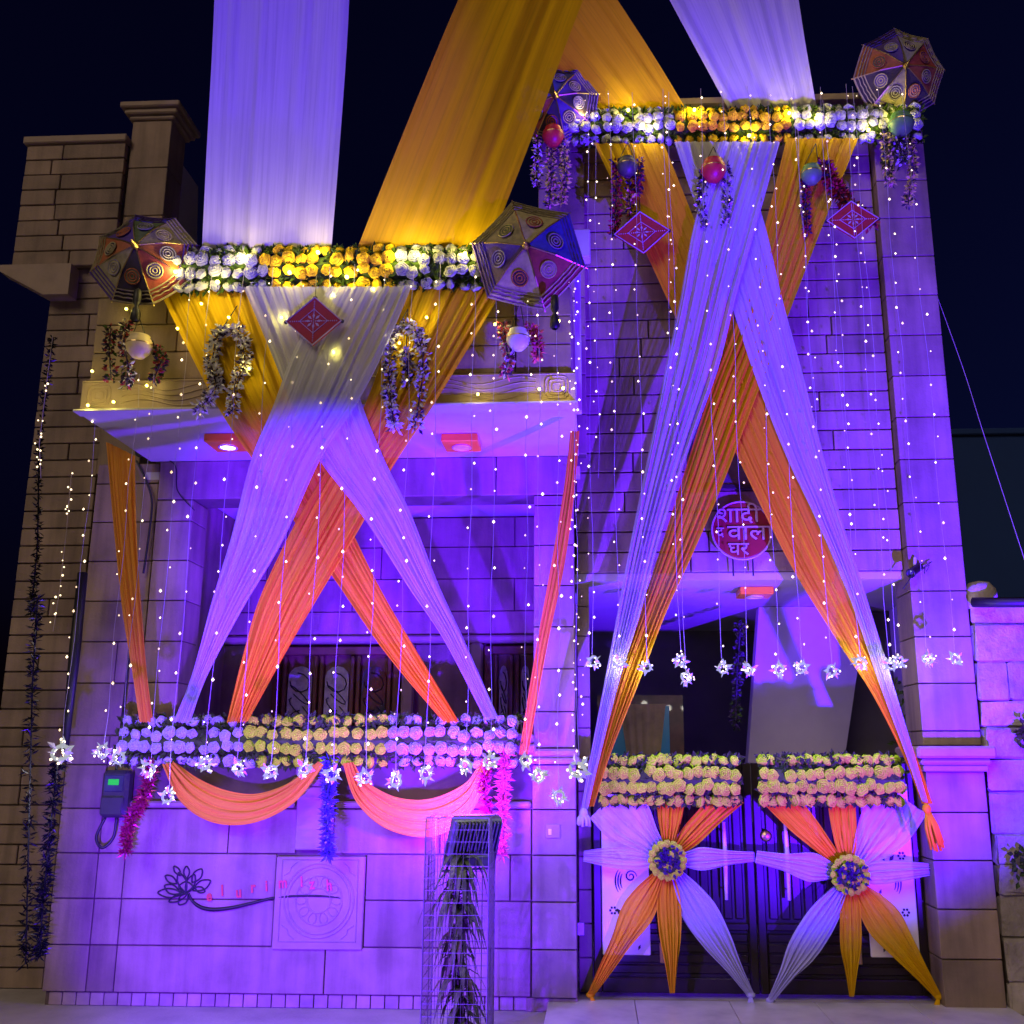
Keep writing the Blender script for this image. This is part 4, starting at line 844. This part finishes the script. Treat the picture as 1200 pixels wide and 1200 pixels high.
for bse, tp, w in (((205, 240), (168, 140), 20), ((205, 240), (248, 150), 20), ((178, 155), (145, 108), 12), ((208, 170), (208, 108), 14), ((235, 190), (285, 122), 20), ((240, 230), (328, 180), 22), ((175, 245), (98, 205), 22), ((160, 195), (102, 155), 16), ((190, 245), (64, 240), 22), ((215, 245), (170, 300), 20), ((215, 245), (120, 285), 16), ((205, 245), (205, 185), 34), ((250, 215), (300, 235), 14)):
    petal(bse, tp, w)
stroke([(220, 245), (240, 285), (285, 315), (350, 325), (440, 315), (540, 292), (640, 268), (740, 258), (840, 256), (920, 260), (985, 268)], [.008, .012, .016, .018, .016, .014, .012, .010, .010, .008, .004], 'logo_black', 'stem_line', 40)
for ch, u, v in zip('elurimizh', (322, 388, 470, 542, 610, 692, 786, 838, 925), (258, 232, 240, 215, 208, 192, 186, 198, 205)):
    text(ch, .125, .004, LP(u, v, -.008 if u < 680 else -.028), 'letter_red', lg, (R(90), R(-6), 0), (.8, 1, 1), 'letter')
# ------------------------------------------------------------------ meter, cameras, switch plate, cables
c = P(138, 930, -.05); mt = thing('electricity_meter', 'grey electricity meter with green display on the low wall', 'meter', c)
bx('case', mt, 'meter_body', c.x - .12, c.x + .12, -.13, .0, c.z - .20, c.z + .20, .03); bx('cover', mt, 'meter_body', c.x - .10, c.x + .10, -.16, -.131, c.z - .18, c.z - .02, .02)
bx('display_window', mt, 'glass_dark', c.x - .085, c.x + .085, -.142, -.131, c.z + .02, c.z + .16, .004); bx('display', mt, 'lcd', c.x - .05, c.x + .045, -.148, -.1425, c.z + .075, c.z + .125, .002)
MB().tube([cr([Vector(q) for q in ((c.x - .08, -.07, c.z - .2), (c.x - .13, -.1, c.z - .36), (c.x - .07, -.1, c.z - .45), (c.x + .01, -.08, c.z - .37), (c.x + .02, -.07, c.z - .2))], i / 24) for i in range(25)], .013, 8).build('cable_loop', 'cable', mt, True)
def cctv(label, c, d):
    g = thing('security_camera', label, 'security camera', c); d = Vector(d).normalized()
    MB().lathe([(.02, -.09), (.038, -.085), (.038, .07), (.044, .072), (.044, .085), (.032, .085), (.030, .07)], c, d, 14).build('body', 'black', g, True)
    MB().lathe([(.03, .071), (.001, .075)], c, d, 12).build('lens', 'glass_dark', g); MB().tube([c, Vector(c) - d * .04 + Vector((0, .03, .10))], .014, 6).build('bracket', 'white_plastic', g)
    m = MB(); rg = random.Random(2); m.tube([Vector(c) - d * .08] + [Vector(c) + Vector((rg.uniform(-.02, .18), .04, rg.uniform(-.05, .09))) for _ in range(6)], .004, 5); m.build('loose_wire', 'cable', g)
cctv('bullet security camera under the balcony soffit', P(170, 531, -.12), (-.3, -1, -.2)); cctv('bullet security camera on the inner side of the right pilaster', P(1072, 668, -.02), (-.7, -.6, -.5))
def cable(label, path, Y, r): tag(MB().tube([cr([P(x, y, Y) for x, y in path], i / 20) for i in range(21)], r, 6).build('cable', 'cable', None, True), label, 'cable')
cable('black cable curving down the front of the outer pillar', [(160, 540), (172, 565), (178, 590), (174, 630), (168, 672)], -.02, .010)
cable('thin cable from the camera to the verandah lintel', [(180, 532), (205, 545), (208, 575), (228, 598)], -.03, .005)
cable('thick cable running down behind the orange side drape to the meter', [(152, 760), (146, 820), (140, 870), (136, 905)], -.05, .013)
cable('short black cable below the pilaster camera', [(1070, 672), (1064, 682), (1058, 690)], -.06, .006)
c = P(648, 974, -.035); spl = thing('switch_plate', 'small square white switch plate on the verandah pillar', 'switch', c)
bx('plate', spl, 'carved', c.x - .062, c.x + .062, -.048, -.034, c.z - .058, c.z + .058, .005); bx('button', spl, 'white_plastic', c.x - .04, c.x - .01, -.054, -.0485, c.z - .03, c.z + .02, .003)
# ------------------------------------------------------------------ tree guard with plant and flood light
def floodlight(label, c, dirv, w, h, lampname, energy, group, cone, color, blend, beam=None):
    d = Vector(dirv).normalized(); u = d.cross(Vector((0, 0, 1))).normalized(); v = u.cross(d); M = Matrix((( u.x, d.x, v.x, c[0]), (u.y, d.y, v.y, c[1]), (u.z, d.z, v.z, c[2]), (0, 0, 0, 1)))
    g = thing('floodlight', label, 'floodlight', c, group)
    MB().box(-w / 2, w / 2, -.03, .05, -h / 2, h / 2, 0, .012, M).build('housing', 'housing', g)
    n = 13
    for i in range(n):
        x = -w / 2 + .02 + (w - .04) * i / (n - 1); MB().box(x - .005, x + .005, -.065, -.03, -h * .20, h * .47, 0, .002, M).build('fin', 'housing', g)
    MB().box(-w * .42, w * .42, -.085, -.03, -h * .47, -h * .22, 0, .01, M).build('driver_box', 'housing', g)
    MB().box(-w / 2 + .02, w / 2 - .02, .050, .054, -h / 2 + .02, h / 2 - .02, 0, 0, M).build('lens', 'lens_purple', g)
    m = MB(); m.tube([M @ Vector(p) for p in ((-w / 2 - .015, 0, 0), (-w / 2 - .015, -.02, -h * .62), (w / 2 + .015, -.02, -h * .62), (w / 2 + .015, 0, 0))], .010, 6); m.build('bracket', 'housing', g)
    p = Vector(c) + d * .10; return lamp(lampname, 'SPOT', p, p + (beam or d), color, energy, spot_size=R(cone), spot_blend=blend, shadow_soft_size=.05)
floodlight('boxy floodlight seen from behind on top of the tree guard', FLOOD1 + Vector((.10, 0, -.01)), FDIR1, .40, .38, 'floodlight_beam', 1300, 'purple floodlights', 172, PURPLE1, 1.0, (Vector((-2.0, .9, 3.0)) - FLOOD1).normalized())
floodlight('floodlight on the paving aimed up at the gate tower', FLOOD2, FDIR2, .36, .30, 'floodlight_beam', 14500, 'purple floodlights', 70, PURPLE2, .7)
floodlight('floodlight on the paving in front of the low wall', FLOOD3, (Vector((-2.0, 0, 1.15)) - FLOOD3).normalized(), .36, .30, 'floodlight_beam', 3500, 'purple floodlights', 84, PURPLE1, .55)
floodlight('floodlight in the street aimed into the verandah', FLOOD5, (Vector((-2.2, .6, 4.05)) - FLOOD5).normalized(), .32, .28, 'floodlight_beam', 12500, 'purple floodlights', 29, PURPLE2, .4)
floodlight('floodlight in the street aimed at the pillar foot', FLOOD6, (Vector((-.40, 0, 1.0)) - FLOOD6).normalized(), .28, .24, 'floodlight_beam', 2400, 'purple floodlights', 32, PURPLE2, .7)
floodlight('floodlight in the street aimed at the overhead drape', FLOOD4, (Vector((-2.5, -2.1, 7.2)) - FLOOD4).normalized(), .30, .26, 'floodlight_beam', 3600, 'purple floodlights', 27, PURPLE2, .6)
gx0, gx1, gy0, gy1, gt = -1.26, -.79, -1.28, -.82, 1.47
tgd = thing('tree_guard', 'square wire mesh tree guard in front of the low wall', 'tree guard', ((gx0 + gx1) / 2, (gy0 + gy1) / 2, GZ))
for x in (gx0, gx1):
    for y in (gy0, gy1): MB().tube([(x, y, GZ), (x, y, gt)], .005, 6).build('corner_post', 'galvanised', tgd)
for (a, b) in (((gx0, gy0), (gx1, gy0)), ((gx0, gy1), (gx1, gy1)), ((gx0, gy0), (gx0, gy1)), ((gx1, gy0), (gx1, gy1))):
    m = MB(); a, b = Vector((*a, 0)), Vector((*b, 0))
    for i in range(1, 10): q = a.lerp(b, i / 10); m.tube([q + Vector((0, 0, GZ)), q + Vector((0, 0, gt))], .0022, 3)
    for i in range(20): z = GZ + (gt - GZ) * i / 19; m.tube([a + Vector((0, 0, z)), b + Vector((0, 0, z))], .0022 if i < 19 else .006, 3)
    m.build('wire_panel', 'galvanised', tgd)
pc = Vector(((gx0 + gx1) / 2 + .0, (gy0 + gy1) / 2, GZ)); pt_ = thing('climbing_plant', 'drooping dark strap leaved plant inside the tree guard', 'plant', pc); rg = random.Random(8)
m = MB(); stem = [pc + Vector((.02 * math.sin(i), .02 * math.cos(i * 1.3), i * .19)) for i in range(8)]; m.tube(stem, [.016 - .0012 * i for i in range(8)], 7); m.build('trunk', 'stem', pt_, True)
m = MB()
for i in range(190):
    z = rg.uniform(.02, 1.34) + .06 * math.sin(i); b0 = cr(stem, min(max(z / 1.33, 0), 1)); a = rg.uniform(0, 6.28); L = rg.uniform(.14, .38); w = rg.uniform(.028, .06); d = Vector((math.cos(a), math.sin(a), 0)); sd_ = Vector((-d.y, d.x, 0))
    out = rg.uniform(.4, 1.15); pts = [b0 + d * (L * out * t * (1 - .25 * t)) + Vector((0, 0, L * (.55 * t - 1.3 * t * t))) for t in (0, .25, .5, .75, 1)]
    vs = []
    for k, p in enumerate(pts):
        ww = w * (.5, 1, .95, .6, .05)[k]; vs += [p + sd_ * ww / 2 + Vector((0, 0, .006)), p, p - sd_ * ww / 2 + Vector((0, 0, .006))]
    m.add(vs, [f for k in range(4) for f in ((3 * k, 3 * k + 1, 3 * k + 4, 3 * k + 3), (3 * k + 1, 3 * k + 2, 3 * k + 5, 3 * k + 4))], 1 if rg.random() < .15 else 0)
tag(m.build('leaves', ['plant_leaf', 'dry_leaf'], pt_, True), kind='stuff')
# weeds along the rubble wall
for i, (x, y, s_) in enumerate(((1196, 1010, .13), (1199, 860, .10))):
    p = P(x, y, -.02); g = thing('wall_weed', ['small dark weed in the middle of the rubble wall', 'small dark weed high on the rubble wall', 'small dark weed low on the rubble wall'][i], 'plant', p); m = MB(); rg = random.Random(i)
    for k in range(40): m.leafq(p + Vector((rg.gauss(0, s_ * .35), rg.uniform(-.06, .0), rg.gauss(0, s_ * .5))), (rg.gauss(0, 1), -.4, rg.gauss(0, 1)), (0, -1, 0), .07, .04)
    tag(m.build('leaves', 'leaf', g), kind='stuff')
# reeds / creeper behind the right gate edge
g = thing('potted_creeper', 'dim leafy creeper inside the porch beside the right pilaster', 'plant', P(1062, 905, .7)); m = MB(); rg = random.Random(6)
for k in range(120): p = P(rg.uniform(1048, 1076), rg.uniform(800, 910), .75); m.leafq(p, (rg.gauss(0, 1), -.4, rg.gauss(0, 1)), (0, -1, 0), .08, .025)
m.tube([P(1062, 950, .78), P(1058, 880, .78), P(1064, 805, .78)], .008, 5); tag(m.build('leaves', 'leaf', g), kind='stuff')
